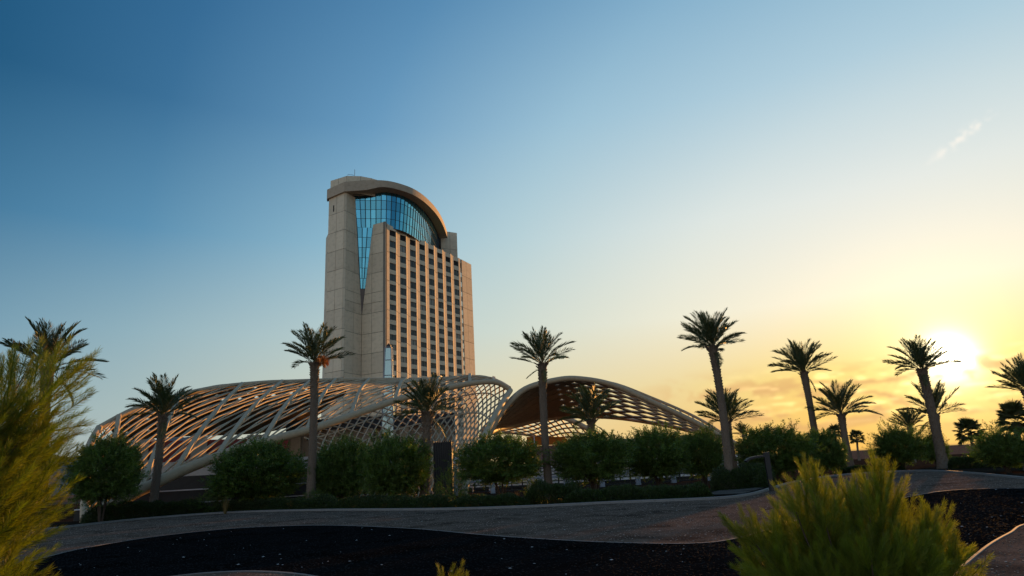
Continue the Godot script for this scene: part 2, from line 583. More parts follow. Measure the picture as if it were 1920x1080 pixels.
# wall with precast panels proud of it. lo and hi give the left and right end (0..1 along a-b) as functions of height
func panel_wall(parent: Node, o: Vector3, a: Vector2, b: Vector2, ys: Array, cols: Array, left_lean := 0.0, right_lean := 0.0, tones := [0, 1, 0, 2, 3, 0]):
	var y0: float = ys[0]
	var y1: float = ys[ys.size() - 1]
	var gap := 0.12
	var L := a.distance_to(b)
	var at := func(s: float): return a.lerp(b, s)
	var lf := func(y: float) -> float: return maxf(0.0, left_lean * (y - 47.0))
	var rt := func(y: float) -> float: return 1.0 - maxf(0.0, right_lean * (y - 47.0))
	# the backing is built in the same heights so that slanted sides stay straight
	var g := Geo.new()
	var d := (b - a).normalized()
	var n := Vector3(-d.y, 0, d.x)
	var f := func(s: float, y: float, off: float):
		var p: Vector2 = a.lerp(b, s)
		return Vector3(p.x, y, p.y) + n * off - o
	for k in ys.size() - 1:
		var p: float = ys[k]
		var q: float = ys[k + 1]
		g.hexa([f.call(lf.call(p), p, -0.1), f.call(rt.call(p), p, -0.1), f.call(rt.call(p), p, -0.7), f.call(lf.call(p), p, -0.7)], [f.call(lf.call(q), q, -0.1), f.call(rt.call(q), q, -0.1), f.call(rt.call(q), q, -0.7), f.call(lf.call(q), q, -0.7)])
	var w := part(parent, "wall", g.mesh(), M.joint)
	var shared := {}
	for k in ys.size() - 1:
		var p: float = ys[k] + gap * 0.5
		var q: float = ys[k + 1] - gap * 0.5
		for c in cols.size() - 1:
			var ab := maxf(cols[c], lf.call(p)) + gap * 0.5 / L
			var at_ := maxf(cols[c], lf.call(q)) + gap * 0.5 / L
			var bb := minf(cols[c + 1], rt.call(p)) - gap * 0.5 / L
			var bt := minf(cols[c + 1], rt.call(q)) - gap * 0.5 / L
			if bb - ab < 0.01 and bt - at_ < 0.01:
				continue
			bb = maxf(bb, ab)
			bt = maxf(bt, at_)
			part(w, "panel", slab(at.call(ab), at.call(bb), at.call(at_), at.call(bt), p, q, 0.0, -0.12, o), M.wall_tones[tones[(k * 5 + c * 3 + int(y0)) % tones.size()]])
	return w

func heights(y0: float, y1: float, step: float) -> Array:
	var out := [y0]
	var y := y1 - step * floorf((y1 - y0 - 0.5) / step)
	while y < y1 - 0.3:
		out.append(y)
		y += step
	out.append(y1)
	return out

func prism(poly: Array, y0: float, y1: float, o: Vector3) -> ArrayMesh:
	var g := Geo.new()
	var pk := PackedVector2Array(poly)
	for k in poly.size():
		var a: Vector2 = poly[k]
		var b: Vector2 = poly[(k + 1) % poly.size()]
		g.quad(Vector3(a.x, y0, a.y) - o, Vector3(b.x, y0, b.y) - o, Vector3(b.x, y1, b.y) - o, Vector3(a.x, y1, a.y) - o)
	var t := Geometry2D.triangulate_polygon(pk)
	for k in range(0, t.size(), 3):
		for y in [y0, y1]:
			g.tri(Vector3(pk[t[k]].x, y, pk[t[k]].y) - o, Vector3(pk[t[k + 1]].x, y, pk[t[k + 1]].y) - o, Vector3(pk[t[k + 2]].x, y, pk[t[k + 2]].y) - o)
	return g.mesh()

func tower():
	var o := Vector3(-40, 0, -200)
	var t := thing("hotel_tower", "tall beige high-rise tower with curved blue glass top behind the lattice canopy", "tower", o)
	var L := Vector2(-53.2, -176.1)
	var A := Vector2(-47.6, -172.6)
	var A2 := Vector2(-46.9, -173.0)
	var F := Vector2(-43.9, -179.9)
	var P0 := Vector2(-36.3, -176.3)
	var P1 := Vector2(-18.2, -212.7)
	var P2 := Vector2(-14.3, -221.2)
	# hidden core and back
	part(t, "core", prism([Vector2(-52.4, -177.4), Vector2(-47.8, -174.2), F + Vector2(-0.6, -1.4), Vector2(-37.2, -178.2), Vector2(-19.6, -213.6), Vector2(-15.8, -221.0), Vector2(-36, -238), Vector2(-58, -200)], 0.0, 46.4, o), M.joint)
	part(t, "core", prism([Vector2(-40.2, -180.4), Vector2(-37.4, -178.6), Vector2(-19.8, -213.8), Vector2(-15.8, -221.0), Vector2(-36, -238), Vector2(-47, -200)], 46.4, 73.2, o), M.joint)
	part(t, "core", prism([Vector2(-52.4, -177.4), Vector2(-47.9, -174.6), Vector2(-47.2, -178.4), Vector2(-40.0, -200), Vector2(-36, -236), Vector2(-58, -200)], 46.4, 83.5, o), M.joint)
	# shaft on the left
	panel_wall(t, o, L, A, heights(0.0, 82.6, 5.85), [0.0, 0.52, 1.0])
	panel_wall(t, o, A, A2, heights(0.0, 82.6, 5.85), [0.0, 1.0])
	var ys := [0.0, 6.1, 11.95, 17.8, 23.65, 29.5, 35.3, 41.1, 47.0, 50.0, 53.0, 58.9, 64.8, 70.8, 76.7, 82.6]
	panel_wall(t, o, A2, F, ys, [0.0, 0.5, 1.0], 0.0, 0.0138)
	panel_wall(t, o, Vector2(-56.9, -186.4), Vector2(-53.1, -178.2), heights(0.0, 73.8, 5.85), [0.0, 1.0])
	part(t, "core", prism([Vector2(-56.8, -187.0), Vector2(-53.0, -179.0), Vector2(-50, -190), Vector2(-54, -196)], 0.0, 73.7, o), M.joint)
	# front block
	ys = [0.0, 6.1, 11.95, 17.8, 23.65, 29.5, 35.3, 41.1, 47.0, 50.0, 53.0, 58.9, 64.8, 70.8, 74.2]
	panel_wall(t, o, F, P0, ys, [0.0, 0.42, 1.0], 0.0167, 0.0)
	# stepped bays: a sunlit return, a pier face and a window column each
	var rows := [71.6, 68.1, 64.6, 61.1, 57.7, 54.5]
	while rows[rows.size() - 1] > 14.0:
		rows.append(rows[rows.size() - 1] - 2.93)
	var step := (P1 - P0) / 8.0
	for k in 8:
		var c0 := P0 + step * k
		var c1 := c0 + Vector2(0.22, -1.08)
		var c2 := c1 + Vector2(0.56, -1.36)
		var c3 := c0 + step
		panel_wall(t, o, c0, c1, heights(0.0, 74.2, 8.8), [0.0, 1.0])
		panel_wall(t, o, c1, c2, heights(0.0, 74.0, 8.8), [0.0, 1.0])
		window_column(t, o, c2, c3, rows, 73.9, k)
	# end wall with a slot of small windows
	var slot := P1.lerp(P2, 0.24)
	var slot2 := P1.lerp(P2, 0.12)
	panel_wall(t, o, P1, slot2, heights(0.0, 74.0, 5.85), [0.0, 1.0])
	panel_wall(t, o, slot, P2, heights(0.0, 74.0, 5.85), [0.0, 0.45, 1.0])
	var w := part(t, "wall", slab(slot2, slot, slot2, slot, 0.0, 74.0, -0.25, -0.8, o), M.wall_tones[3])
	for y in rows:
		part(w, "window", slab(slot2, slot, slot2, slot, y - 0.85, y + 0.85, -0.12, -0.3, o), M.strip_window if y < 70.0 else M.opening)
	# roofs of the front block
	part(t, "roof", prism([F.lerp(P0, 0.47) + Vector2(0, -0.8), P0 + Vector2(-0.4, -0.9), P1 + Vector2(-0.9, -0.6), P2 + Vector2(-0.9, -0.3), Vector2(-34, -236), Vector2(-46, -200)], 72.9, 73.3, o), M.soffit)
	# block at the rear right and drum on the roof
	panel_wall(t, o, Vector2(-25.0, -219.8), Vector2(-19.3, -223.2), heights(60.0, 87.3, 6.8), [0.0, 0.55, 1.0])
	part(t, "core", prism([Vector2(-25.6, -221.0), Vector2(-19.5, -224.2), Vector2(-24, -234), Vector2(-34, -232)], 60.0, 87.2, o), M.joint)
	part(t, "vent", slab(Vector2(-24.4, -219.86), Vector2(-23.8, -220.2), Vector2(-24.4, -219.86), Vector2(-23.8, -220.2), 77.2, 79.0, 0.06, -0.2, o), M.opening)
	part(t, "vent", slab(L.lerp(A, 0.3), L.lerp(A, 0.36), L.lerp(A, 0.3), L.lerp(A, 0.36), 77.6, 79.6, 0.05, -0.05, o), M.opening)
	var drum := [Vector2(-53.0, -176.6), Vector2(-47.4, -173.9), Vector2(-43.4, -174.6), Vector2(-40.5, -176.4), Vector2(-37.7, -179.2), Vector2(-35.2, -183.0), Vector2(-33.6, -188.0)]
	for k in drum.size() - 1:
		panel_wall(t, o, drum[k], drum[k + 1], [82.7, 88.5], [0.0, 1.0] if k > 0 else [0.0, 0.5, 1.0], 0.0, 0.0, [1, 3])
	part(t, "roof", prism([Vector2(-52.8, -177.2), Vector2(-47.4, -174.7), Vector2(-43.4, -175.4), Vector2(-40.6, -177.2), Vector2(-38.2, -179.6), Vector2(-35.9, -183.2), Vector2(-34.4, -188.0), Vector2(-40, -205), Vector2(-57, -196)], 87.6, 88.0, o), M.soffit)
	# curved glass under the cornice
	var gl := v2s([[-45.75, -176.3], [-42.4, -176.9], [-39.4, -177.2], [-36.6, -177.7], [-33.8, -179.4], [-31.3, -182.1], [-29.1, -187.0], [-27.3, -193.8], [-26.2, -200.5], [-25.6, -209.1], [-25.5, -219.7]])
	var curtain := node(t, "curtain_glass")
	# the foot of the glass lies farther in, so that the panes lean out
	var foot := [F.lerp(A2, 0.0138 * 26.2), Vector2(-42.4, -178.1), Vector2(-39.6, -178.5)]
	for k in range(3, gl.size()):
		var dk: Vector2 = (gl[mini(k + 1, gl.size() - 1)] - gl[k - 1]).normalized()
		foot.append(gl[k] - Vector2(-dk.y, dk.x) * 1.0)
	var fine := smooth_line(gl, 200)
	var run := [0.0]
	for k in 199:
		run.append(run[k] + (fine[k] as Vector2).distance_to(fine[k + 1]))
	var cols := 34
	var tops := []
	var feet := []
	for c in cols + 1:
		var want: float = run[199] * c / cols
		var k := 0
		while k < 198 and run[k + 1] < want:
			k += 1
		var u: float = (k + clampf((want - run[k]) / (run[k + 1] - run[k]), 0.0, 1.0)) / 199.0
		tops.append(spline(gl, u))
		feet.append(spline(foot, u))
	var mull := Geo.new()
	var at_h := func(c: int, y: float) -> Vector2:
		return (feet[c] as Vector2).lerp(tops[c], (y - 73.2) / 11.1)
	var levels := [73.2, 76.0, 78.8, 81.6, 84.3]
	for r in 4:
		for c in cols:
			var y0: float = levels[r]
			var y1: float = levels[r + 1]
			pane_quad(curtain, at_h.call(c, y0), at_h.call(c + 1, y0), at_h.call(c, y1), at_h.call(c + 1, y1), y0, y1, o, M.panes[(c * 7 + r * 5 + (c * r) % 3) % 3])
	for c in cols + 1:
		mullion(mull, at_h.call(c, 73.2), at_h.call(c, 84.3), 73.2, 84.3, o, 0.2)
	for y in levels:
		for c in cols:
			mullion(mull, at_h.call(c, y), at_h.call(c + 1, y), y, y, o, 0.09)
	# wedge of glass running down between shaft and front block
	var lv := [54.7, 57.8, 60.9, 64.0, 67.1, 70.2, 73.2]
	for r in 6:
		var y0: float = lv[r]
		var y1: float = lv[r + 1]
		var n: int = [2, 3, 3, 3, 3, 3][r]
		for c in n:
			var a0 := F.lerp(A2, 0.0138 * (y0 - 47.0))
			var b0 := F.lerp(P0, 0.0167 * (y0 - 47.0))
			var a1 := F.lerp(A2, 0.0138 * (y1 - 47.0))
			var b1 := F.lerp(P0, 0.0167 * (y1 - 47.0))
			pane_quad(curtain, a0.lerp(b0, float(c) / n), a0.lerp(b0, float(c + 1) / n), a1.lerp(b1, float(c) / n), a1.lerp(b1, float(c + 1) / n), y0, y1, o, M.panes[(c + r * 2) % 3])
			mullion(mull, a0.lerp(b0, float(c) / n), a1.lerp(b1, float(c) / n), y0, y1, o, 0.2)
			mullion(mull, a0.lerp(b0, float(c) / n), a0.lerp(b0, float(c + 1) / n), y0, y0, o, 0.09)
	part(t, "mullion_grid", mull.mesh(), M.mullion)
	part(t, "metal_wedge", slab(F, F.lerp(P0, 0.01), F.lerp(A2, 0.106), F.lerp(P0, 0.128), 47.0, 54.6, 0.1, -0.2, o), M.bronze)
	# cornice beam round the top
	var outer := [Vector2(-54.2, -177.6), Vector2(-53.7, -175.7), Vector2(-47.5, -171.9)]
	var inner := [Vector2(-52.6, -177.6), Vector2(-52.2, -176.9), Vector2(-47.3, -174.2)]
	var yb := [82.2, 82.2, 82.5]
	var yt := [85.2, 85.2, 85.6]
	for k in range(1, gl.size() * 4 - 3):
		var u := float(k) / (gl.size() * 4 - 4)
		if u < 0.09:
			continue
		var p: Vector2 = spline(gl, u)
		var d: Vector2 = (spline(gl, minf(u + 0.01, 1.0)) - spline(gl, u - 0.01)).normalized()
		var out := Vector2(-d.y, d.x)
		outer.append(p + out * lerpf(3.9, 3.0, smoothstep(0.2, 0.5, u)))
		inner.append(p - out * 1.2)
		yb.append(lerpf(83.1, 84.2, smoothstep(0.09, 0.3, u)))
		yt.append(86.3)
	var beam := Geo.new()
	for k in outer.size() - 1:
		var f := func(p: Vector2, y: float): return Vector3(p.x, y, p.y) - o
		beam.hexa([f.call(outer[k], yb[k]), f.call(outer[k + 1], yb[k + 1]), f.call(inner[k + 1], yb[k + 1]), f.call(inner[k], yb[k])], [f.call(outer[k], yt[k]), f.call(outer[k + 1], yt[k + 1]), f.call(inner[k + 1], yt[k + 1]), f.call(inner[k], yt[k])])
	part(t, "cornice", beam.mesh(), M.cornice)
	var roof_poly := []
	for k in range(3, inner.size()):
		roof_poly.append(inner[k])
	roof_poly.append_array([Vector2(-34, -232), Vector2(-50, -200), Vector2(-50, -180)])
	part(t, "roof", prism(roof_poly, 84.6, 85.2, o), M.soffit)
	# aerials
	var an := Geo.new()
	an.tube([Vector3(-45.6, 88.4, -176.2) - o, Vector3(-45.6, 91.6, -176.2) - o], 0.07, 5)
	part(t, "aerial", an.mesh(), M.mullion)
	var rail := Geo.new()
	rail.tube([Vector3(-47.6, 88.4, -176) - o, Vector3(-47.6, 90.0, -176) - o, Vector3(-45.8, 89.7, -176.2) - o], 0.06, 5)
	part(t, "roof_rail", rail.mesh(), M.mullion)

func pane_quad(parent: Node, a0: Vector2, b0: Vector2, a1: Vector2, b1: Vector2, y0: float, y1: float, o: Vector3, m: Material):
	part(parent, "pane", slab(a0, b0, a1, b1, y0, y1, 0.0, -0.08, o), m)

func mullion(g: Geo, a: Vector2, b: Vector2, y0: float, y1: float, o: Vector3, w: float):
	var p := Vector3(a.x, y0, a.y) - o
	var q := Vector3(b.x, y1, b.y) - o
	var dir := (q - p).normalized()
	g.bar([p, q], [Vector3(0.5, 0.1, 0.9), Vector3(0.5, 0.1, 0.9)] if absf(dir.y) > 0.5 else [Vector3.UP, Vector3.UP], w, w * 1.2)

func window_column(t: Node, o: Vector3, a: Vector2, b: Vector2, rows: Array, ytop: float, idx: int):
	var w := part(t, "wall", slab(a, b, a, b, 0.0, ytop, -0.42, -0.9, o), M.joint)
	var prev := ytop
	for r in rows.size():
		var y: float = rows[r]
		var half := 1.05 if r < 6 else 0.82
		if r == 0:
			half = 0.9
		part(w, "spandrel", slab(a, b, a, b, y + half, prev, -0.02, -0.4, o), M.wall_tones[(r + idx * 2) % 4])
		var pane := M.windows[3 if (r * 31 + idx * 17 + r * idx * 7) % 11 == 0 else (r * 5 + idx * 7 + (r * idx) % 4) % 3] as Material
		if r == 0:
			pane = M.opening
		var win := part(t, "window", slab(a, b, a, b, y - half, y + half, -0.3, -0.41, o), pane)
		if r > 0:
			var fr := Geo.new()
			var m := a.lerp(b, 0.5)
			var d := (b - a).normalized()
			var n := Vector3(-d.y, 0, d.x)
			fr.box(Vector3(m.x, y, m.y) - n * 0.27 - o, Vector3(0.07, half * 2.0, 0.08), Basis(Vector3(d.x, 0, d.y), Vector3.UP, n))
			part(win, "frame", fr.mesh(), M.mullion)
		prev = y - half
	part(w, "spandrel", slab(a, b, a, b, 0.0, prev, -0.02, -0.4, o), M.wall_tones[1])
# ------------------------------------------------------------------ lattice canopies
func shifted(p: Array, o: Vector3) -> Array:
	var out := []
	for q in p:
		out.append(q - o)
	return out

func surf_normal(s: Callable, u: float, v: float) -> Vector3:
	var du: Vector3 = s.call(minf(u + 0.01, 1.0), v) - s.call(maxf(u - 0.01, 0.0), v)
	var dv: Vector3 = s.call(u, minf(v + 0.01, 1.0)) - s.call(u, maxf(v - 0.01, 0.0))
	var n := du.cross(dv).normalized()
	return n if n.y >= 0.0 else -n

# a bar that follows u = u0 + slope * v on the surface
func lattice_bar(t: Node, called: String, s: Callable, u0: float, slope: float, wide: float, deep: float, m: Material, lift := 0.0, steps := 14):
	var va := 0.0
	var vb := 1.0
	if slope > 0.0:
		va = maxf(0.0, -u0 / slope)
		vb = minf(1.0, (1.0 - u0) / slope)
	elif slope < 0.0:
		va = maxf(0.0, (1.0 - u0) / slope)
		vb = minf(1.0, -u0 / slope)
	if vb - va < 0.06:
		return
	var pts := []
	var nr := []
	for k in steps + 1:
		var v := lerpf(va, vb, float(k) / steps)
		var u := clampf(u0 + slope * v, 0.0, 1.0)
		var n := surf_normal(s, u, clampf(v, 0.005, 0.995))
		pts.append(s.call(u, v) + n * lift)
		nr.append(n)
	var g := Geo.new()
	if called == "lattice_bar":
		g.tube(pts, wide * 0.5, 6, false)
	else:
		g.bar(pts, nr, wide, deep)
	part(t, called, g.mesh(), m)

func canopies():
	# big shell on the left
	var o := Vector3(-16, 0, -58)
	var t := thing("lattice_canopy", "large tan steel lattice canopy shell resting on the ground at the left", "canopy", o)
	var N := shifted([Vector3(-25.15, 0.0, -38.52), Vector3(-23.82, 1.20, -39.94), Vector3(-22.78, 1.95, -41.11), Vector3(-21.59, 2.84, -42.87), Vector3(-19.79, 3.89, -45.37), Vector3(-17.76, 4.72, -47.81), Vector3(-15.53, 5.62, -50.67), Vector3(-13.01, 6.90, -53.95), Vector3(-9.99, 8.27, -57.13), Vector3(-6.95, 9.15, -59.60), Vector3(-4.08, 9.76, -61.36), Vector3(-2.07, 9.85, -62.47), Vector3(-0.81, 9.17, -62.99)], o)
	var B := shifted([Vector3(-31.56, 6.29, -48.66), Vector3(-30.20, 8.18, -51.85), Vector3(-27.89, 10.08, -57.60), Vector3(-25.30, 11.20, -63.12), Vector3(-22.99, 11.53, -65.59), Vector3(-20.93, 11.82, -67.84), Vector3(-18.82, 11.99, -69.50), Vector3(-15.43, 12.14, -71.86), Vector3(-11.70, 12.27, -74.08), Vector3(-8.15, 12.30, -75.56), Vector3(-4.95, 11.99, -74.84), Vector3(-2.31, 11.01, -69.96), Vector3(-0.82, 9.44, -63.99)], o)
	var s1 := func(u: float, v: float) -> Vector3:
		var a: Vector3 = spline(N, u)
		var b: Vector3 = spline(B, u)
		return a.lerp(b, v) + Vector3.UP * 0.9 * sin(PI * v) * (1.0 - 0.6 * v) * smoothstep(0.0, 0.25, u) * (1.0 - smoothstep(0.8, 1.0, u))
	var g := Geo.new()
	var rad := []
	var line := smooth_line(N, 60)
	for k in 60:
		rad.append(lerpf(0.37, 0.24, k / 59.0))
	g.tube(line, rad, 14)
	part(t, "edge_tube", g.mesh(), M.steel)
	g = Geo.new()
	g.tube(smooth_line(B, 60), 0.2, 8)
	part(t, "ridge_tube", g.mesh(), M.steel)
	g = Geo.new()
	g.tube(smooth_line([N[0], N[0] + Vector3(-2.6, 2.2, -3.6), N[0] + Vector3(-5.2, 4.6, -7.4), B[0]], 20), 0.26, 8)
	part(t, "edge_tube", g.mesh(), M.steel)
	for k in 11:
		lattice_bar(t, "rib", s1, 0.045 + k * 0.086, 0.0, 0.3, 0.2, M.steel, 0.12)
	for k in 32:
		lattice_bar(t, "lattice_bar", s1, -0.52 + k * 0.048, 0.52, 0.13, 0.13, M.steel)
	for k in 26:
		lattice_bar(t, "lattice_bar", s1, -0.26 + k * 0.05, 0.26, 0.13, 0.13, M.steel, 0.02)
	# far half of its roof: long boards with gaps
	var B1 := shifted([Vector3(-31.56, 6.29, -48.66), Vector3(-30.20, 8.18, -51.85), Vector3(-27.89, 10.08, -57.60), Vector3(-26.71, 10.69, -60.35), Vector3(-25.30, 11.20, -63.12), Vector3(-22.99, 11.53, -65.59), Vector3(-20.93, 11.82, -67.84), Vector3(-18.82, 11.99, -69.50)], o)
	var C1 := shifted([Vector3(-40.17, 6.69, -64.52), Vector3(-40.01, 7.12, -69.28), Vector3(-37.82, 7.51, -73.88), Vector3(-34.63, 7.66, -77.63), Vector3(-31.15, 7.93, -80.16), Vector3(-27.02, 8.69, -79.53), Vector3(-22.92, 9.82, -76.65), Vector3(-19.85, 11.16, -73.36)], o)
	var s2 := func(u: float, v: float) -> Vector3:
		var a: Vector3 = spline(B1, u)
		var b: Vector3 = spline(C1, u)
		return a.lerp(b, v) + Vector3.UP * (0.7 * sin(PI * v) - 0.1)
	diamond_roof(t, s2, 13, 4, func(u: float, v: float): return 0.0 if v > 0.42 and u > 0.2 else lerpf(0.38, 0.62, u), 0.3, M.steel)
	g = Geo.new()
	g.tube(smooth_line(C1, 40), 0.3, 8)
	part(t, "edge_tube", g.mesh(), M.steel)
	# funnel that the shell runs into
	o = Vector3(-7, 0, -50)
	t = thing("lattice_funnel", "flaring tan lattice funnel of crossing bars right of the large shell", "canopy", o)
	var FT := shifted([Vector3(-17.03, 5.43, -50.19), Vector3(-15.89, 6.33, -54.74), Vector3(-14.51, 8.06, -62.33), Vector3(-11.89, 9.53, -67.97), Vector3(-8.34, 10.60, -71.52), Vector3(-4.77, 11.16, -71.84), Vector3(-2.25, 10.68, -67.96), Vector3(-0.72, 9.06, -63.00)], o)
	var FB := shifted([Vector3(-11.73, 0.0, -44.48), Vector3(-10.84, 0.0, -46.76), Vector3(-9.62, 0.0, -49.07), Vector3(-8.07, 0.0, -50.36), Vector3(-6.69, 0.0, -50.56), Vector3(-5.59, 0.0, -49.69), Vector3(-4.79, 0.0, -48.77), Vector3(-4.23, 0.0, -47.81)], o)
	var s3 := func(u: float, v: float) -> Vector3:
		var a: Vector3 = spline(FB, u)
		var b: Vector3 = spline(FT, u)
		var q := pow(v, 1.35)
		return Vector3(lerpf(a.x, b.x, q), lerpf(a.y, b.y, v), lerpf(a.z, b.z, q))
	for k in 36:
		lattice_bar(t, "lattice_bar", s3, -0.4 + k * 0.04, 0.4, 0.14, 0.16, M.steel, 0.0, 16)
		lattice_bar(t, "lattice_bar", s3, 0.0 + k * 0.04, -0.4, 0.14, 0.16, M.steel, -0.1, 16)
	for v in [0.35, 0.62, 0.84]:
		var pts := []
		for k in 31:
			pts.append(s3.call(k / 30.0, v))
		g = Geo.new()
		g.tube(pts, 0.07, 6)
		part(t, "ring_bar", g.mesh(), M.steel)
	var rim := []
	for k in 25:
		rim.append(s3.call(1.0, 1.0 - k / 24.0))
	g = Geo.new()
	g.tube(rim, 0.26, 12)
	part(t, "edge_tube", g.mesh(), M.steel)
	g = Geo.new()
	g.tube(smooth_line(FT, 50), 0.2, 8)
	part(t, "edge_tube", g.mesh(), M.steel)
	# vault on the right seen from below
	o = Vector3(12, 0, -76)
	t = thing("vaulted_canopy", "arched tan canopy vault with diamond openings, spanning right of the funnel", "canopy", o)
	var U := shifted([Vector3(-2.95, 4.65, -59.93), Vector3(-2.19, 6.02, -60.96), Vector3(-1.24, 7.44, -61.99), Vector3(0.76, 9.19, -63.50), Vector3(3.79, 10.05, -64.89), Vector3(6.30, 10.18, -65.70), Vector3(9.93, 9.46, -66.77), Vector3(14.27, 7.37, -67.51), Vector3(18.07, 5.41, -68.15), Vector3(20.47, 3.94, -68.51), Vector3(23.42, 1.92, -69.14), Vector3(26.07, 0.0, -69.26)], o)
	var W := shifted([Vector3(-3.35, 5.59, -71.92), Vector3(-2.77, 6.13, -75.95), Vector3(-0.94, 6.71, -79.99), Vector3(2.48, 7.52, -83.96), Vector3(6.13, 7.94, -86.78), Vector3(9.86, 7.94, -88.45), Vector3(14.38, 7.51, -89.86), Vector3(20.10, 6.25, -89.78), Vector3(24.06, 4.98, -88.80), Vector3(26.29, 3.95, -87.12), Vector3(27.97, 2.26, -83.44), Vector3(29.04, 0.0, -78.82)], o)
	var s4 := func(u: float, v: float) -> Vector3:
		var a: Vector3 = spline(U, u)
		var b: Vector3 = spline(W, u)
		return a.lerp(b, v) + Vector3.UP * 0.5 * sin(PI * v) * sin(PI * u)
	diamond_roof(t, s4, 15, 7, func(u: float, v: float):
		if u < 0.36:
			return 0.34 if fmod(u * 13.7 + v * 7.3, 1.0) < 0.13 else 0.0
		return lerpf(0.3, 0.76, smoothstep(0.36, 0.6, u)), 0.16, M.steel)
	g = Geo.new()
	g.tube(smooth_line(U, 60), 0.28, 14)
	part(t, "edge_tube", g.mesh(), M.steel)
	g = Geo.new()
	g.tube(smooth_line(W, 60), 0.28, 10)
	part(t, "edge_tube", g.mesh(), M.steel)
	var up2 := []
	for k in 30:
		var u := 0.5 + 0.5 * k / 29.0
		up2.append(s4.call(u, 0.0) + Vector3(0.4, 1.0, -2.2) * sin(PI * (u - 0.5) * 2.0) * 0.8)
	g = Geo.new()
	g.tube(up2, 0.16, 8)
	part(t, "edge_tube", g.mesh(), M.steel)
	for k in range(3, 27, 2):
		g = Geo.new()
		g.tube([s4.call(0.5 + 0.5 * (k - 1.0) / 29.0, 0.0), up2[k], s4.call(0.5 + 0.5 * (k + 1.0) / 29.0, 0.0)], 0.06, 6)
		part(t, "brace", g.mesh(), M.steel)
	# farther shell seen beneath the vault
	o = Vector3(2, 0, -112)
	t = thing("lattice_canopy", "far low lattice roof with open diamonds seen under the arched vault", "canopy", o)
	var T := shifted([Vector3(-5.68, 7.67, -99.84), Vector3(-1.95, 8.92, -99.98), Vector3(2.21, 9.57, -100.98), Vector3(5.55, 9.38, -101.85), Vector3(8.86, 8.18, -102.62), Vector3(12.93, 5.6, -103.42)], o)
	var K := shifted([Vector3(-7.42, 8.56, -129.79), Vector3(-2.66, 8.73, -129.97), Vector3(2.55, 7.72, -127.97), Vector3(5.52, 6.76, -125.88), Vector3(8.35, 5.54, -123.72), Vector3(13.05, 3.26, -121.50)], o)
	var s5 := func(u: float, v: float) -> Vector3:
		var a: Vector3 = spline(T, u)
		var b: Vector3 = spline(K, u)
		return a.lerp(b, v)
	for k in 16:
		lattice_bar(t, "lattice_bar", s5, -0.45 + k * 0.09, 0.45, 0.3, 0.4, M.steel, 0.0, 8)
		lattice_bar(t, "lattice_bar", s5, 0.0 + k * 0.09, -0.45, 0.3, 0.4, M.steel, 0.1, 8)
	g = Geo.new()
	g.tube(smooth_line(T, 30), 0.4, 10)
	part(t, "edge_tube", g.mesh(), M.steel)
	g = Geo.new()
	g.tube(smooth_line(K, 30), 0.3, 10)
	part(t, "edge_tube", g.mesh(), M.steel)
	for k in [0, 2, 4]:
		g = Geo.new()
		g.tube([K[k], Vector3(K[k].x, 0, K[k].z)], 0.25, 8)
		part(t, "column", g.mesh(), M.steel)

# staggered diamond plates, each with a hole of the given share
func diamond_roof(t: Node, s: Callable, nu: int, nv: int, hole: Callable, thick: float, m: Material):
	var du := 1.0 / nu
	var dv := 1.0 / nv
	for j in range(0, 2 * nv + 1):
		for i in range(0, nu + 1):
			var uc := (i + (0.5 if j % 2 == 0 else 0.0)) * du
			var vc := j * 0.5 * dv
			if uc > 1.001 or vc > 1.001:
				continue
			var h: float = hole.call(uc, vc)
			var cs := [[-0.5, 0.0], [0.0, 0.5], [0.5, 0.0], [0.0, -0.5]]
			var at := func(c: Array, sc: float, lift: float) -> Vector3:
				var u := clampf(uc + c[0] * du * sc, 0.0, 1.0)
				var v := clampf(vc + c[1] * dv * sc, 0.0, 1.0)
				return s.call(u, v) + surf_normal(s, clampf(uc, 0.01, 0.99), clampf(vc, 0.01, 0.99)) * lift
			var g := Geo.new()
			for k in 4:
				var a: Array = cs[k]
				var b: Array = cs[(k + 1) % 4]
				if h > 0.01:
					g.quad(at.call(a, 1.0, 0.0), at.call(b, 1.0, 0.0), at.call(b, h, 0.0), at.call(a, h, 0.0))
					g.quad(at.call(a, 1.0, thick), at.call(b, 1.0, thick), at.call(b, h, thick), at.call(a, h, thick))
					g.quad(at.call(a, h, 0.0), at.call(b, h, 0.0), at.call(b, h, thick), at.call(a, h, thick))
				g.quad(at.call(a, 1.0, 0.0), at.call(b, 1.0, 0.0), at.call(b, 1.0, thick), at.call(a, 1.0, thick))
			if h <= 0.01:
				# closed plate, its face set a little deeper between raised rims
				g.quad(at.call(cs[0], 1.0, 0.06), at.call(cs[1], 1.0, 0.06), at.call(cs[2], 1.0, 0.06), at.call(cs[3], 1.0, 0.06))
				g.quad(at.call(cs[0], 1.0, thick), at.call(cs[1], 1.0, thick), at.call(cs[2], 1.0, thick), at.call(cs[3], 1.0, thick))
				for k in 4:
					g.quad(at.call(cs[k], 1.0, 0.0), at.call(cs[(k + 1) % 4], 1.0, 0.0), at.call(cs[(k + 1) % 4], 0.9, 0.0), at.call(cs[k], 0.9, 0.0))
			part(t, "roof_panel", g.mesh(), m)

# ------------------------------------------------------------------ buildings and walls under and behind the canopies
func wall_between(t: Node, called: String, a: Vector2, b: Vector2, y0: float, y1: float, thick: float, m: Material) -> MeshInstance3D:
	var o: Vector3 = t.position if t is Node3D else Vector3.ZERO
	return part(t, called, slab(a, b, a, b, y0, y1, 0.0, -thick, o), m)

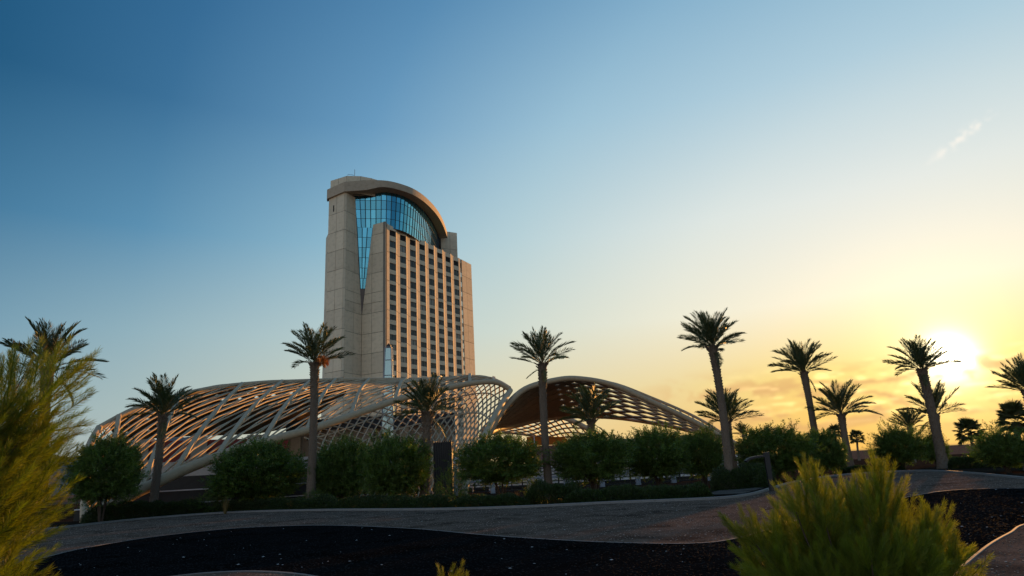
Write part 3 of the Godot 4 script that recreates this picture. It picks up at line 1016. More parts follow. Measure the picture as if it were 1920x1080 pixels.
func back_buildings():
	var o := Vector3(-39, 0, -83)
	var t := thing("pavilion", "dark red walled pavilion with tan piers under the left lattice shell", "building", o)
	var a := Vector2(-48.5, -78.4)
	var b := Vector2(-27.0, -88.6)
	wall_between(t, "wall", a, b, 0.0, 7.3, 1.0, M.red_wall)
	for k in 4:
		var s := 0.07 + k * 0.27
		var d := (b - a).normalized()
		var n := Vector2(-d.y, d.x) * 0.9
		wall_between(t, "pier", a.lerp(b, s) + n, a.lerp(b, s + 0.075) + n, 0.0, 7.7, 0.88, M.tan_wall)
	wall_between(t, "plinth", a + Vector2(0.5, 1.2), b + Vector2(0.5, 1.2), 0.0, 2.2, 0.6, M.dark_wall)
	o = Vector3(-18, 0, -80)
	t = thing("added_hall", "tan hall added behind the middle of the lattice shell to block low sun", "building", o)  # hall added as a dark backdrop and to keep low sun off the bars
	wall_between(t, "wall", Vector2(-27.5, -77.5), Vector2(-8.0, -79.5), 0.0, 8.4, 7.0, M.tan_wall)
	for k in 5:
		var p0 := Vector2(-27.0, -77.0).lerp(Vector2(-8.6, -79.0), k / 4.4)
		wall_between(t, "pier", p0, p0 + Vector2(1.1, -0.11), 0.0, 8.1, 0.5, M.steel)
	wall_between(t, "fascia", Vector2(-27.6, -76.9), Vector2(-7.9, -78.9), 7.3, 8.6, 0.4, M.dark_wall)
	o = Vector3(-30, 0, -66)
	t = thing("retaining_wall", "white low retaining wall band in front of the red pavilion", "wall", o)
	wall_between(t, "wall", Vector2(-40.5, -61.6), Vector2(-21.5, -70.6), 0.0, 4.1, 0.5, M.white_wall)
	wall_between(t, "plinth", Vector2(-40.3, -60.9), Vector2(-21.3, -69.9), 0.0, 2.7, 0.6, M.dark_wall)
	o = Vector3(-19.5, 0, -46)
	t = thing("terrace_wall", "dark terrace wall with pale cap lines behind the left shrubs", "wall", o)
	wall_between(t, "wall", Vector2(-25.6, -43.8), Vector2(-13.6, -48.6), 0.0, 1.42, 0.4, M.dark_wall)
	wall_between(t, "cap", Vector2(-25.6, -43.74), Vector2(-13.6, -48.54), 1.425, 1.5, 0.5, M.pale_metal)
	wall_between(t, "wall", Vector2(-27.5, -41.0), Vector2(-13.0, -46.6), 0.0, 0.62, 0.4, M.dark_wall)
	wall_between(t, "cap", Vector2(-27.5, -40.94), Vector2(-13.0, -46.54), 0.625, 0.69, 0.5, M.pale_metal)
	o = Vector3(-5.5, 0, -46.5)
	t = thing("louvred_cabinet", "tall black ribbed cabinet standing at the foot of the lattice funnel", "cabinet", o)
	var g := Geo.new()
	g.box(Vector3(0, 1.86, -0.2), Vector3(1.3, 3.72, 0.9))
	part(t, "body", g.mesh(), M.black_metal)
	for k in 9:
		g = Geo.new()
		g.box(Vector3(-0.62 + k * 0.155, 1.9, 0.3), Vector3(0.06, 3.8, 0.1))
		part(t, "rib", g.mesh(), M.black_metal)
	o = Vector3(4.5, 0, -85)
	t = thing("mural_wall", "mauve wall with orange upper part seen beneath the vault", "building", o)
	wall_between(t, "wall", Vector2(0.6, -85.0), Vector2(13.0, -84.6), 0.0, 4.35, 0.5, M.mauve_wall)
	g = Geo.new()
	var op := [Vector2(0.8, 4.4), Vector2(0.8, 5.55), Vector2(5.6, 5.3), Vector2(6.7, 3.9), Vector2(6.2, 3.0), Vector2(5.2, 4.1), Vector2(4.4, 4.38)]
	for k in op.size():
		var p: Vector2 = op[k]
		var q: Vector2 = op[(k + 1) % op.size()]
		g.quad(Vector3(p.x, p.y, -84.5) - o, Vector3(q.x, q.y, -84.5) - o, Vector3(q.x, q.y, -84.8) - o, Vector3(p.x, p.y, -84.8) - o)
	var tri := Geometry2D.triangulate_polygon(PackedVector2Array(op))
	for k in range(0, tri.size(), 3):
		g.tri(Vector3(op[tri[k]].x, op[tri[k]].y, -84.5) - o, Vector3(op[tri[k + 1]].x, op[tri[k + 1]].y, -84.5) - o, Vector3(op[tri[k + 2]].x, op[tri[k + 2]].y, -84.5) - o)
	part(t, "orange_panel", g.mesh(), M.orange_wall)
	o = Vector3(15, 0, -110)
	t = thing("arcade_building", "low tan building with an arch behind the shrubs under the vault", "building", o)
	wall_between(t, "wall", Vector2(6.0, -110.0), Vector2(30.0, -106.5), 0.0, 5.5, 2.0, M.tan_wall)
	g = Geo.new()
	var arc := []
	for k in 15:
		var w := PI * k / 14.0
		arc.append(Vector3(16.6 + cos(w) * 2.2, 3.0 + sin(w) * 2.1, -108.3) - o)
	g.tube(arc, 0.2, 8)
	part(t, "arch", g.mesh(), M.steel)
	o = Vector3(8, 0, -70)
	t = thing("stage_wall", "pale low wall behind the slatted fence", "wall", o)
	wall_between(t, "wall", Vector2(-5.6, -69.8), Vector2(22.4, -66.3), 0.0, 1.9, 0.4, M.white_wall)
	# tapered glass mast
	o = Vector3(-15.73, 0, -78.4)
	t = thing("glass_mast", "slim tapering glass mast in steel frame before the tower facade", "mast", o)
	var rb := 0.98
	var rt := 0.36
	var cor := [Vector2(-1, 1), Vector2(1, 1), Vector2(1, -1), Vector2(-1, -1)]
	for k in 4:
		var p: Vector2 = cor[k]
		var q: Vector2 = cor[(k + 1) % 4]
		g = Geo.new()
		g.tube([Vector3(p.x * rb, 0, p.y * rb), Vector3(p.x * rt, 17.0, p.y * rt)], 0.07, 6)
		part(t, "frame_post", g.mesh(), M.grey_metal)
		g = Geo.new()
		g.quad(Vector3(p.x * rb, 0, p.y * rb), Vector3(q.x * rb, 0, q.y * rb), Vector3(q.x * rt, 16.9, q.y * rt), Vector3(p.x * rt, 16.9, p.y * rt))
		part(t, "pane", g.mesh(), M.glass_tint)
		for y in [11.5, 13.5, 15.4, 17.0]:
			var r := lerpf(rb, rt, y / 17.0) * 1.04
			g = Geo.new()
			g.tube([Vector3(p.x * r, y, p.y * r), Vector3(q.x * r, y, q.y * r)], 0.05, 6)
			part(t, "frame_bar", g.mesh(), M.grey_metal)
	g = Geo.new()
	g.tube([Vector3(0, 17.0, 0), Vector3(0, 17.25, 0), Vector3(0, 17.55, 0)], [0.28, 0.3, 0.05], 10)
	part(t, "cap", g.mesh(), M.black_metal)
	# curved stair stringer with two bands
	o = Vector3(-5, 0, -51.7)
	t = thing("curved_stair", "pale curved stair flank rising beside the black cabinet", "stair", o)
	for k in 2:
		var y := 0.0 if k == 0 else -0.75
		var ln := smooth_line(shifted([Vector3(-6.3, 1.35 + y, -51.6), Vector3(-5.75, 2.1 + y, -51.7), Vector3(-4.9, 2.7 + y, -51.8), Vector3(-3.4, 3.2 + y, -51.9), Vector3(-1.5, 3.5 + y, -52.2)], o), 24)
		g = Geo.new()
		var nn := []
		for q in ln:
			nn.append(Vector3(0, 0, 1))
		g.bar(ln, nn, 0.3 if k == 0 else 0.22, 0.16)
		part(t, "stringer", g.mesh(), M.pale_metal)
	for x in [-5.6, -4.84, -3.9, -2.6]:
		g = Geo.new()
		g.tube([Vector3(x, 0, -51.9) - o, Vector3(x, 3.4 if x == -4.84 else 2.0, -51.9) - o], 0.06, 6)
		part(t, "post", g.mesh(), M.pale_metal)
	for d in [[Vector3(1.25, 0, -60), 4.4, "thin white pole in front of the mauve wall, left one"], [Vector3(2.8, 0, -52.0), 2.1, "short thin white pole right of the palm trunk before the mauve wall"], [Vector3(5.9, 0, -54.0), 2.3, "thin white pole standing between two round shrub trees"]]:
		g = Geo.new()
		g.tube([Vector3.ZERO, Vector3(0, d[1], 0)], 0.045, 6)
		t = thing("white_pole", d[2], "pole", d[0], "thin white poles")
		part(t, "pole", g.mesh(), M.pale_metal)
		g = Geo.new()
		g.tube([Vector3.ZERO, Vector3(0, 0.05, 0)], 0.12, 8)
		part(t, "base_plate", g.mesh(), M.grey_metal)

func fence():
	var a := Vector2(-4.9, -48.7)
	var b := Vector2(16.6, -50.4)
	var o := Vector3(a.x, 0, a.y)
	var t := thing("slatted_fence", "dark slatted fence with grey posts behind the round shrub trees", "fence", o)
	var d := (b - a).normalized()
	var bs := Basis(Vector3(d.x, 0, d.y), Vector3.UP, Vector3(-d.y, 0, d.x))
	var L := a.distance_to(b)
	var dir := Vector3(d.x, 0, d.y)
	var slat := Geo.new()
	slat.box(Vector3.ZERO, Vector3(L / 8.0 - 0.34, 0.07, 0.05), bs)
	var sm := slat.mesh()
	var stud := Geo.new()
	stud.box(Vector3.ZERO, Vector3(0.1, 1.66, 0.07), bs)
	var stm := stud.mesh()
	var post := Geo.new()
	post.hexa([Vector3(-0.17, 0, 0.2), Vector3(0.17, 0, 0.2), Vector3(0.17, 0, -0.2), Vector3(-0.17, 0, -0.2)], [Vector3(-0.13, 1.95, 0.05), Vector3(0.13, 1.95, 0.05), Vector3(0.13, 1.95, -0.15), Vector3(-0.13, 1.95, -0.15)])
	var pm := post.mesh()
	var rail := Geo.new()
	rail.box(Vector3.ZERO, Vector3(L / 8.0 - 0.34, 0.16, 0.1), bs)
	var rm := rail.mesh()
	for k in 9:
		part(t, "post", pm, M.grey_metal, Transform3D(bs, dir * (L * k / 8.0)))
	for k in 8:
		var c := dir * (L * (k + 0.5) / 8.0)
		for r in 7:
			part(t, "slat", sm, M.black_metal, Transform3D(Basis.IDENTITY, c + Vector3.UP * (0.16 + r * 0.235)))
		part(t, "rail", rm, M.grey_metal, Transform3D(Basis.IDENTITY, c + Vector3.UP * 0.93 + bs.z * 0.09))
		for q in [-0.3, 0.02, 0.31]:
			part(t, "stud", stm, M.black_metal, Transform3D(Basis.IDENTITY, c + dir * (q * L / 8.0) + Vector3.UP * 0.86 - bs.z * 0.08))
# ------------------------------------------------------------------ palms
var frond_meshes := []
var fan_meshes := []

func rnd(a: float, b: float) -> float:
	return rng.randf_range(a, b)

func ball_dir() -> Vector3:
	var z := rnd(-1, 1)
	var a := rnd(0, TAU)
	var r := sqrt(1.0 - z * z)
	return Vector3(r * cos(a), z, r * sin(a))

# a feather frond of length 1 that leaves along +x and bends down; leaflets stand in a shallow V
func make_frond(bend: float, side: float) -> ArrayMesh:
	var g := Geo.new()
	var pts := []
	for k in 13:
		var s := k / 12.0
		pts.append(Vector3(s * (1.0 - 0.12 * bend * s), -bend * 0.34 * s * s, side * s * s * 0.16))
	var stem := Color(0.16, 0.15, 0.06)
	for k in 12:
		var w := lerpf(0.014, 0.003, k / 12.0)
		var t: Vector3 = (pts[k + 1] - pts[k]).normalized()
		var z := t.cross(Vector3.UP).normalized() * w
		var y := Vector3.UP * w * 0.8
		g.quad_c(pts[k] - z, pts[k + 1] - z * 0.9, pts[k + 1] + y, pts[k] + y, stem)
		g.quad_c(pts[k] + y, pts[k + 1] + y, pts[k + 1] + z * 0.9, pts[k] + z, stem)
		g.quad_c(pts[k] + z, pts[k + 1] + z * 0.9, pts[k + 1] - z * 0.9, pts[k] - z, stem)
	var n := 40
	for k in n:
		var s := 0.16 + 0.84 * (k + 0.5) / n
		var p: Vector3 = spline(pts, s)
		var t: Vector3 = (spline(pts, minf(s + 0.02, 1.0)) - spline(pts, s - 0.02)).normalized()
		var zz := t.cross(Vector3.UP).normalized()
		var up := zz.cross(t).normalized()
		for e in [-1.0, 1.0]:
			var len := 0.27 * pow(sin(PI * clampf(0.12 + 0.8 * s, 0.0, 1.0)), 0.6) * rnd(0.8, 1.1)
			if s < 0.26:
				len *= 0.6
			var fwd := lerpf(0.6, 1.25, s) + rnd(-0.15, 0.15)
			var d: Vector3 = (t * fwd + zz * e * 0.8 + up * rnd(0.15, 0.6)).normalized()
			var wv := up.cross(d).normalized().lerp(up, rnd(0.1, 0.6)).normalized() * 0.0085
			var q := p + d * len * 0.5 + Vector3(0, -0.006, 0)
			var tip := p + d * len + Vector3(0, -0.03 * rnd(0.3, 1.6), 0)
			var c := rnd(0.7, 1.25)
			var col := Color(0.066 * c, 0.09 * c, 0.034 * c)
			if rng.randf() < 0.06:
				col = Color(0.2 * c, 0.15 * c, 0.06 * c)
			g.quad_c(p - wv * 0.6, q - wv, tip, q + wv, col)
	return g.mesh()

# a fan leaf: stalk and pleated blades
func make_fan() -> ArrayMesh:
	var g := Geo.new()
	var c := Color(0.07, 0.085, 0.03)
	g.quad_c(Vector3(0, -0.008, -0.01), Vector3(0.5, -0.005, -0.008), Vector3(0.5, 0.005, 0.008), Vector3(0, 0.008, 0.01), c)
	g.quad_c(Vector3(0, 0.008, -0.01), Vector3(0.5, 0.005, -0.008), Vector3(0.5, -0.005, 0.008), Vector3(0, -0.008, 0.01), c)
	for k in 26:
		var a := lerpf(-1.9, 1.9, k / 25.0)
		var d := Vector3(cos(a), 0, sin(a))
		var e := Vector3(-sin(a), 0, cos(a)) * 0.022
		var len := rnd(0.42, 0.52)
		var b := rnd(0.7, 1.2)
		var o := Vector3(0.5, 0, 0)
		g.quad_c(o, o + d * len * 0.55 - e + Vector3(0, 0.012 * (k % 2), 0), o + d * len + Vector3(0, -0.06 * rnd(0.5, 2.0), 0), o + d * len * 0.55 + e, Color(c.r * b, c.g * b, c.b * b))
	return g.mesh()

func palm_trunk(base: Vector3, tip: Vector3, r0: float, r1: float, rough: bool) -> ArrayMesh:
	var g := Geo.new()
	var h := tip.y
	var bow := Vector3(rnd(-0.12, 0.12), 0, rnd(-0.12, 0.12))
	var at := func(s: float) -> Vector3: return base.lerp(tip, s) + bow * sin(PI * s)
	var pts := []
	var rad := []
	var m := 16
	for k in m + 1:
		var s := float(k) / m
		pts.append(at.call(s))
		rad.append(lerpf(r0, r1, pow(s, 0.7)) + 0.1 * exp(-s * 12.0) + (0.05 * smoothstep(0.75, 1.0, s)))
	var inner := Geo.new()
	inner.tube(pts, rad, 12)
	g.v.append_array(inner.v)
	g.i.append_array(inner.i)
	# old leaf bases in spirals
	var rows := int(h / 0.15)
	for j in rows:
		var s := (j + 0.5) / rows
		var c: Vector3 = at.call(s)
		var r := lerpf(r0, r1, pow(s, 0.7)) + (0.05 * smoothstep(0.75, 1.0, s))
		var proud := lerpf(0.05, 0.11, smoothstep(0.55, 1.0, s)) * (1.3 if rough else 0.8)
		for q in 8:
			var a := TAU * (q + 0.5 * (j % 2) + 0.17 * j) / 8.0 + rnd(-0.07, 0.07)
			var d := Vector3(cos(a), 0, sin(a))
			var e := Vector3(-sin(a), 0, cos(a)) * r * 0.33
			var p0 := c + d * (r * 0.98) - Vector3(0, 0.08, 0)
			var top_ := c + d * (r + proud * rnd(0.5, 1.35)) + Vector3(0, 0.075 * rnd(0.7, 1.3), 0)
			var tl := top_ - e * 0.6
			var tr := top_ + e * 0.6
			var back := c + d * (r * 0.9) + Vector3(0, 0.05, 0)
			g.quad(p0 - e, p0 + e, tr, tl)
			g.quad(tl, tr, back + e * 0.5, back - e * 0.5)
			g.tri(p0 - e, tl, back - e * 0.5)
			g.tri(p0 + e, tr, back + e * 0.5)
	return g.mesh()

func palm(d: Array, label: String, kind: String, fronds: int, rough := false, droop := 0.0):
	var base := Vector3(d[0], 0, d[1])
	var tip := Vector3(d[2], d[3], d[4]) - base
	var R: float = d[5]
	var t := thing("date_palm" if kind == "date" else "fan_palm", label, "palm tree", base, "palms in the garden")
	var r0 := clampf(0.225 * R / 2.3, 0.15, 0.27) * (1.25 if rough else 1.0)
	part(t, "trunk", palm_trunk(Vector3.ZERO, tip, r0, r0 * 0.82, rough), M.palm_bark)
	var crown := node(t, "crown", tip)
	var ph := rnd(0, TAU)
	for k in fronds:
		var s := (k + 0.5) / fronds
		var a := ph + k * 2.39996 + rnd(-0.12, 0.12)
		var el: float
		var len: float
		var m: Mesh
		if kind == "date":
			el = lerpf(88.0, 22.0 - droop, pow(s, 1.2)) + rnd(-7, 7)
			len = R * lerpf(0.8, 1.03, rng.randf()) * (1.0 if s > 0.12 else 0.75)
			m = frond_meshes[rng.randi() % frond_meshes.size()]
		else:
			el = lerpf(80.0, -35.0, s) + rnd(-8, 8)
			len = R * rnd(0.85, 1.05)
			m = fan_meshes[rng.randi() % fan_meshes.size()]
		var b := Basis(Vector3.UP, a) * Basis(Vector3(0, 0, 1), deg_to_rad(el)) * Basis(Vector3(1, 0, 0), rnd(-0.5, 0.5))
		var off := Vector3(cos(-a), 0, sin(-a)) * r0 * 0.45 * sin(s * PI * 0.5) + Vector3.UP * lerpf(0.25, -0.12, s)
		part(crown, "frond", m, M.frond, Transform3D(b.scaled(Vector3.ONE * len), off))
	# a few old fronds hanging against the trunk
	if kind == "date":
		for k in rng.randi_range(0, 2):
			var b := Basis(Vector3.UP, rnd(0, TAU)) * Basis(Vector3(0, 0, 1), deg_to_rad(rnd(-62, -20)))
			part(crown, "old_frond", frond_meshes[rng.randi() % frond_meshes.size()], M.frond, Transform3D(b.scaled(Vector3.ONE * R * rnd(0.5, 0.85)), Vector3(0, -0.2, 0)))
	# cut leaf stubs below the crown
	if kind == "date":
		for k in 16:
			var a := ph + k * 2.39996 + 0.4
			var dr := Vector3(cos(a), rnd(0.7, 1.4), sin(a)).normalized()
			var g := Geo.new()
			var p0 := Vector3(cos(a) * r0 * 0.8, rnd(-0.35, -0.05), sin(a) * r0 * 0.8)
			g.tube([p0, p0 + dr * rnd(0.2, 0.42)], [0.05, 0.03], 5)
			part(crown, "leaf_stub", g.mesh(), M.palm_bark)
	return t

func palms():
	for k in 7:
		frond_meshes.append(make_frond([0.25, 0.45, 0.6, 0.8, 1.0, 0.35, 0.7][k], [0.4, -0.6, 0.9, -0.3, 0.5, -0.9, 0.1][k]))
	for k in 3:
		fan_meshes.append(make_fan())
	palm([-25.02, -34.97, -25.63, 8.37, -34.53, 2.85], "date palm rising behind the left foreground pine", "date", 28, false, 6.0)
	palm([-22.30, -40.23, -22.20, 6.05, -40.29, 2.45], "date palm in front of the left end of the lattice shell", "date", 32)
	var p3 = palm([-13.05, -40.97, -13.02, 8.94, -40.98, 2.6], "tall date palm with orange fruit stalks left of the tower", "date", 30, false, 4.0)
	palm([-5.64, -38.08, -5.39, 5.14, -38.12, 2.1], "thick-trunked date palm before the lattice funnel", "date", 42, true, 10.0)
	palm([1.35, -34.97, 1.43, 7.10, -34.97, 2.05], "tall slim date palm right of the tower, between shell and vault", "date", 26, false, 2.0)
	palm([4.08, -38.79, 4.25, 4.22, -38.77, 2.05], "date palm whose crown overlaps the top of the vault", "date", 38, false, 12.0)
	palm([10.56, -34.42, 10.67, 7.41, -34.38, 2.05], "tallest date palm, right of the vault", "date", 42, false, 8.0)
	palm([13.05, -40.97, 12.96, 3.78, -41.00, 2.2], "shorter date palm partly behind the tallest palm trunk", "date", 38)
	palm([23.53, -53.01, 23.61, 8.06, -52.98, 2.7], "date palm with leaning trunk in the orange sky left of the sun", "date", 40, false, 4.0)
	palm([24.69, -50.26, 24.68, 4.35, -50.27, 2.6], "lower date palm with wide open crown left of the sun", "date", 34, false, 10.0)
	palm([30.25, -48.31, 30.31, 7.19, -48.27, 2.5], "date palm standing right beside the sun", "date", 38, true, 4.0)
	palm([34.13, -54.14, 34.21, 4.14, -54.09, 2.75], "lower date palm just below the sun", "date", 28, false, 6.0)
	palm([42.41, -72.51, 42.70, 3.67, -72.34, 2.2], "far palm crown showing above the hazy shrub under the sun", "date", 36)
	palm([42.72, -62.86, 42.64, 2.60, -62.91, 1.5], "small far fan palm near the right edge", "fan", 40)
	palm([26.80, -34.89, 27.08, 4.18, -34.68, 1.75], "date palm cut off by the right edge of the picture, upper one", "date", 40)
	palm([28.21, -37.59, 28.24, 2.64, -37.57, 1.15], "fan palm at the right edge below the cut off date palm", "fan", 40)
	palm([51.40, -108.43, 51.62, 4.51, -108.33, 1.5], "tiny far palm between the two left palms of the sunset, left one", "fan", 34)
	palm([54.09, -107.12, 54.33, 3.45, -107.00, 1.4], "tiny far palm right of the low wide palm", "fan", 34)
	palm([34.83, -104.34, 35.24, 4.94, -104.20, 2.0], "far palm top peeping out right of the tallest palm trunk", "date", 34)
	# fruit stalks
	for k in 7:
		var a := -0.9 + k * 0.3
		var g := Geo.new()
		var o := Vector3(0.03, 8.9, -0.01)
		var e := o + Vector3(cos(a) * rnd(0.6, 0.9), rnd(0.0, 0.35), sin(a) * rnd(0.3, 0.8))
		g.tube([o, o.lerp(e, 0.5) + Vector3(0, 0.15, 0), e], [0.025, 0.02, 0.012], 5)
		for q in 26:
			var w := ball_dir() * 0.28
			g.tube([e, e + w + Vector3(0, -0.12, 0)], [0.012, 0.016], 4, false)
		part(p3, "fruit_stalk", g.mesh(), M.fruit)

# ------------------------------------------------------------------ shrub trees
func leaf(g: Geo, p: Vector3, d: Vector3, len: float, wide: float, col: Color):
	var s := d.cross(ball_dir()).normalized() * wide
	var m := p + d * len * 0.45
	g.quad_c(p, m - s, p + d * len, m + s, col)

func crown_mesh(sd: int, twigs: int, per: int) -> ArrayMesh:
	rng.seed = sd
	var f := noise_of(FastNoiseLite.TYPE_SIMPLEX_SMOOTH, 1.25, 3, sd)
	var g := Geo.new()
	for k in twigs:
		var d := ball_dir()
		var lobes := 0.80 + 0.34 * f.get_noise_3dv(d * 1.1) + 0.2 * f.get_noise_3dv(d * 2.6)
		var r := lobes * pow(rnd(0.1, 1.0), 0.36) * (rnd(1.03, 1.2) if rng.randf() < 0.07 else 1.0)
		var p := d * r
		if p.y < -0.55 + 0.25 * f.get_noise_3dv(p * 2.0):
			p.y = -0.55 + rnd(0.0, 0.3)
		var dir := (d * 0.75 + Vector3.UP * rnd(0.2, 1.0) + ball_dir() * 0.45).normalized()
		var len := rnd(0.14, 0.3)
		var tone := rnd(0.65, 1.25)
		for q in per:
			var s := (q + rng.randf()) / per
			var lp := p + dir * len * s + ball_dir() * 0.018
			var ld := (dir * rnd(0.5, 1.3) + ball_dir()).normalized()
			var c := tone * rnd(0.75, 1.3)
			leaf(g, lp, ld, rnd(0.045, 0.085), rnd(0.006, 0.01), Color(0.085 * c, 0.135 * c, 0.027 * c).lerp(Color(0.17 * c, 0.2 * c, 0.032 * c), 0.7 * s * rng.randf()))
	return g.mesh()

func shrub_trees():
	var crowns := []
	for k in 4:
		crowns.append(crown_mesh(900 + k * 13, 2300, 28))
	rng.seed = 77
	var loose := crown_mesh(991, 520, 20)
	rng.seed = 78
	var list := [
		["round dark shrub tree at the left beside the canopy foot", -23.16, -36.78, 3.5, 4.82, 1.3, 0],
		["widest round shrub tree in front of the lattice shell", -17.19, -43.12, 5.4, 4.5, 0.55, 1],
		["round shrub tree behind the trunk of the tall palm left of the tower", -11.67, -42.91, 3.5, 4.3, 0.4, 2],
		["round shrub tree before the left side of the lattice funnel", -7.11, -37.29, 3.6, 4.1, 0.5, 3],
		["dome shaped shrub tree with bare forked trunk right of the black cabinet", -1.16, -34.92, 4.1, 3.6, 1.15, 1],
		["round shrub tree below the palm that overlaps the vault", 3.69, -34.75, 3.85, 3.45, 0.95, 0],
		["round shrub tree under the right half of the vault", 7.57, -37.20, 3.45, 3.6, 0.8, 2],
		["shrub tree left of the tallest palm's trunk, in shade", 10.75, -39.55, 2.6, 3.5, 0.7, 3],
		["bushy shrub tree right of the tallest palm's trunk", 15.62, -41.08, 4.2, 3.5, 0.5, 0],
		["smaller shrub tree at the foot of the leaning sunset palm", 21.35, -47.39, 3.0, 3.3, 0.3, 1],
		["hazy shrub tree just left of the trunk below the sun", 28.3, -49.9, 4.0, 3.8, 0.4, 4],
		["loose leafy shrub tree at the right edge", 26.1, -36.2, 3.1, 2.75, 0.35, 4],
		["small shrub behind the trunk below the sun, on its right", 34.0, -54.9, 2.3, 3.2, 0.3, 4]]
	for d in list:
		var o := Vector3(d[1], 0, d[2])
		var t := thing("shrub_tree", d[0], "tree", o, "round shrub trees along the kerb")
		var w: float = d[3] * 1.17
		var hi: float = d[4]
		var lo: float = d[5] * 0.72
		var cy := lo + (hi - lo) * 0.42
		var b := Basis(Vector3.UP, rnd(0, TAU)).scaled(Vector3(w * 0.5, (hi - lo) * 0.56, w * 0.5))
		if d[6] == 4:
			part(t, "crown", loose, M.leaf, Transform3D(b, Vector3(0, cy, 0)))
			var b2 := Basis(Vector3.UP, rnd(0, TAU)).scaled(Vector3(w * 0.36, (hi - lo) * 0.42, w * 0.36))
			part(t, "crown", crowns[1], M.leaf, Transform3D(b2, Vector3(0, cy - 0.2, 0)))
		else:
			part(t, "crown", crowns[d[6]], M.leaf, Transform3D(b, Vector3(0, cy, 0)))
		for k in 5:
			var a := TAU * k / 5.0 + rnd(-0.4, 0.4)
			var r := w * 0.5 * rnd(0.25, 0.6)
			var e := Vector3(cos(a) * r, cy + rnd(-0.1, 0.4), sin(a) * r)
			var g := Geo.new()
			var mid := Vector3(cos(a) * r * 0.25, e.y * 0.45, sin(a) * r * 0.25)
			var ln := smooth_line([Vector3(cos(a) * 0.06, 0, sin(a) * 0.06), mid, e.lerp(mid, 0.4), e], 9)
			var rad := []
			for q in 9:
				rad.append(lerpf(0.065, 0.018, q / 8.0))
			g.tube(ln, rad, 6)
			for q in 4:
				var s: Vector3 = ln[4 + q]
				g.tube([s, s + Vector3(rnd(-0.5, 0.5), rnd(0.15, 0.5), rnd(-0.5, 0.5))], [0.02, 0.008], 4, false)
			part(t, "stem", g.mesh(), M.bark)

# ------------------------------------------------------------------ hedges and bushes
func hedge_mesh(line: Array, wide: float, high: float, per_m: int, o: Vector3, sd: int) -> ArrayMesh:
	rng.seed = sd
	var f := noise_of(FastNoiseLite.TYPE_SIMPLEX_SMOOTH, 0.5, 3, sd)
	var g := Geo.new()
	var L := 0.0
	for k in line.size() - 1:
		L += (line[k] as Vector2).distance_to(line[k + 1])
	for k in int(L * per_m):
		var s := rng.randf()
		var p: Vector2 = spline(line, s)
		var t: Vector2 = (spline(line, minf(s + 0.01, 1.0)) - spline(line, maxf(s - 0.01, 0.0))).normalized()
		var n := Vector2(t.y, -t.x)
		var a := rnd(0.0, PI)
		var endf := pow(clampf(minf(s, 1.0 - s) * L / 0.7, 0.0, 1.0), 0.5)
		var rr := (0.85 + 0.4 * f.get_noise_3d(p.x * 1.5, a, p.y * 1.5)) * pow(rnd(0.15, 1.0), 0.3) * endf
		var c := Vector3(p.x + n.x * cos(a) * wide * 0.5 * rr, maxf(0.02, sin(a) * high * rr), p.y + n.y * cos(a) * wide * 0.5 * rr)
		var d := (Vector3(n.x * cos(a), sin(a) + 0.5, n.y * cos(a)) + ball_dir() * 0.8).normalized()
		var b := rnd(0.6, 1.35)
		leaf(g, c - o, d, rnd(0.06, 0.13), rnd(0.01, 0.017), Color(0.045 * b, 0.07 * b, 0.018 * b))
		leaf(g, c - o + ball_dir() * 0.05, (d + ball_dir() * 0.7).normalized(), rnd(0.06, 0.13), rnd(0.01, 0.017), Color(0.036 * b, 0.055 * b, 0.016 * b))
	return g.mesh()

func kerb_part(t0: float, t1: float, off: float) -> Array:
	var out := []
	for k in 9:
		var t := lerpf(t0, t1, k / 8.0)
		var p: Vector2 = spline(kerb_line, t)
		var d: Vector2 = (spline(kerb_line, t + 0.004) - spline(kerb_line, t - 0.004)).normalized()
		out.append(p + Vector2(d.y, -d.x) * off)
	return out

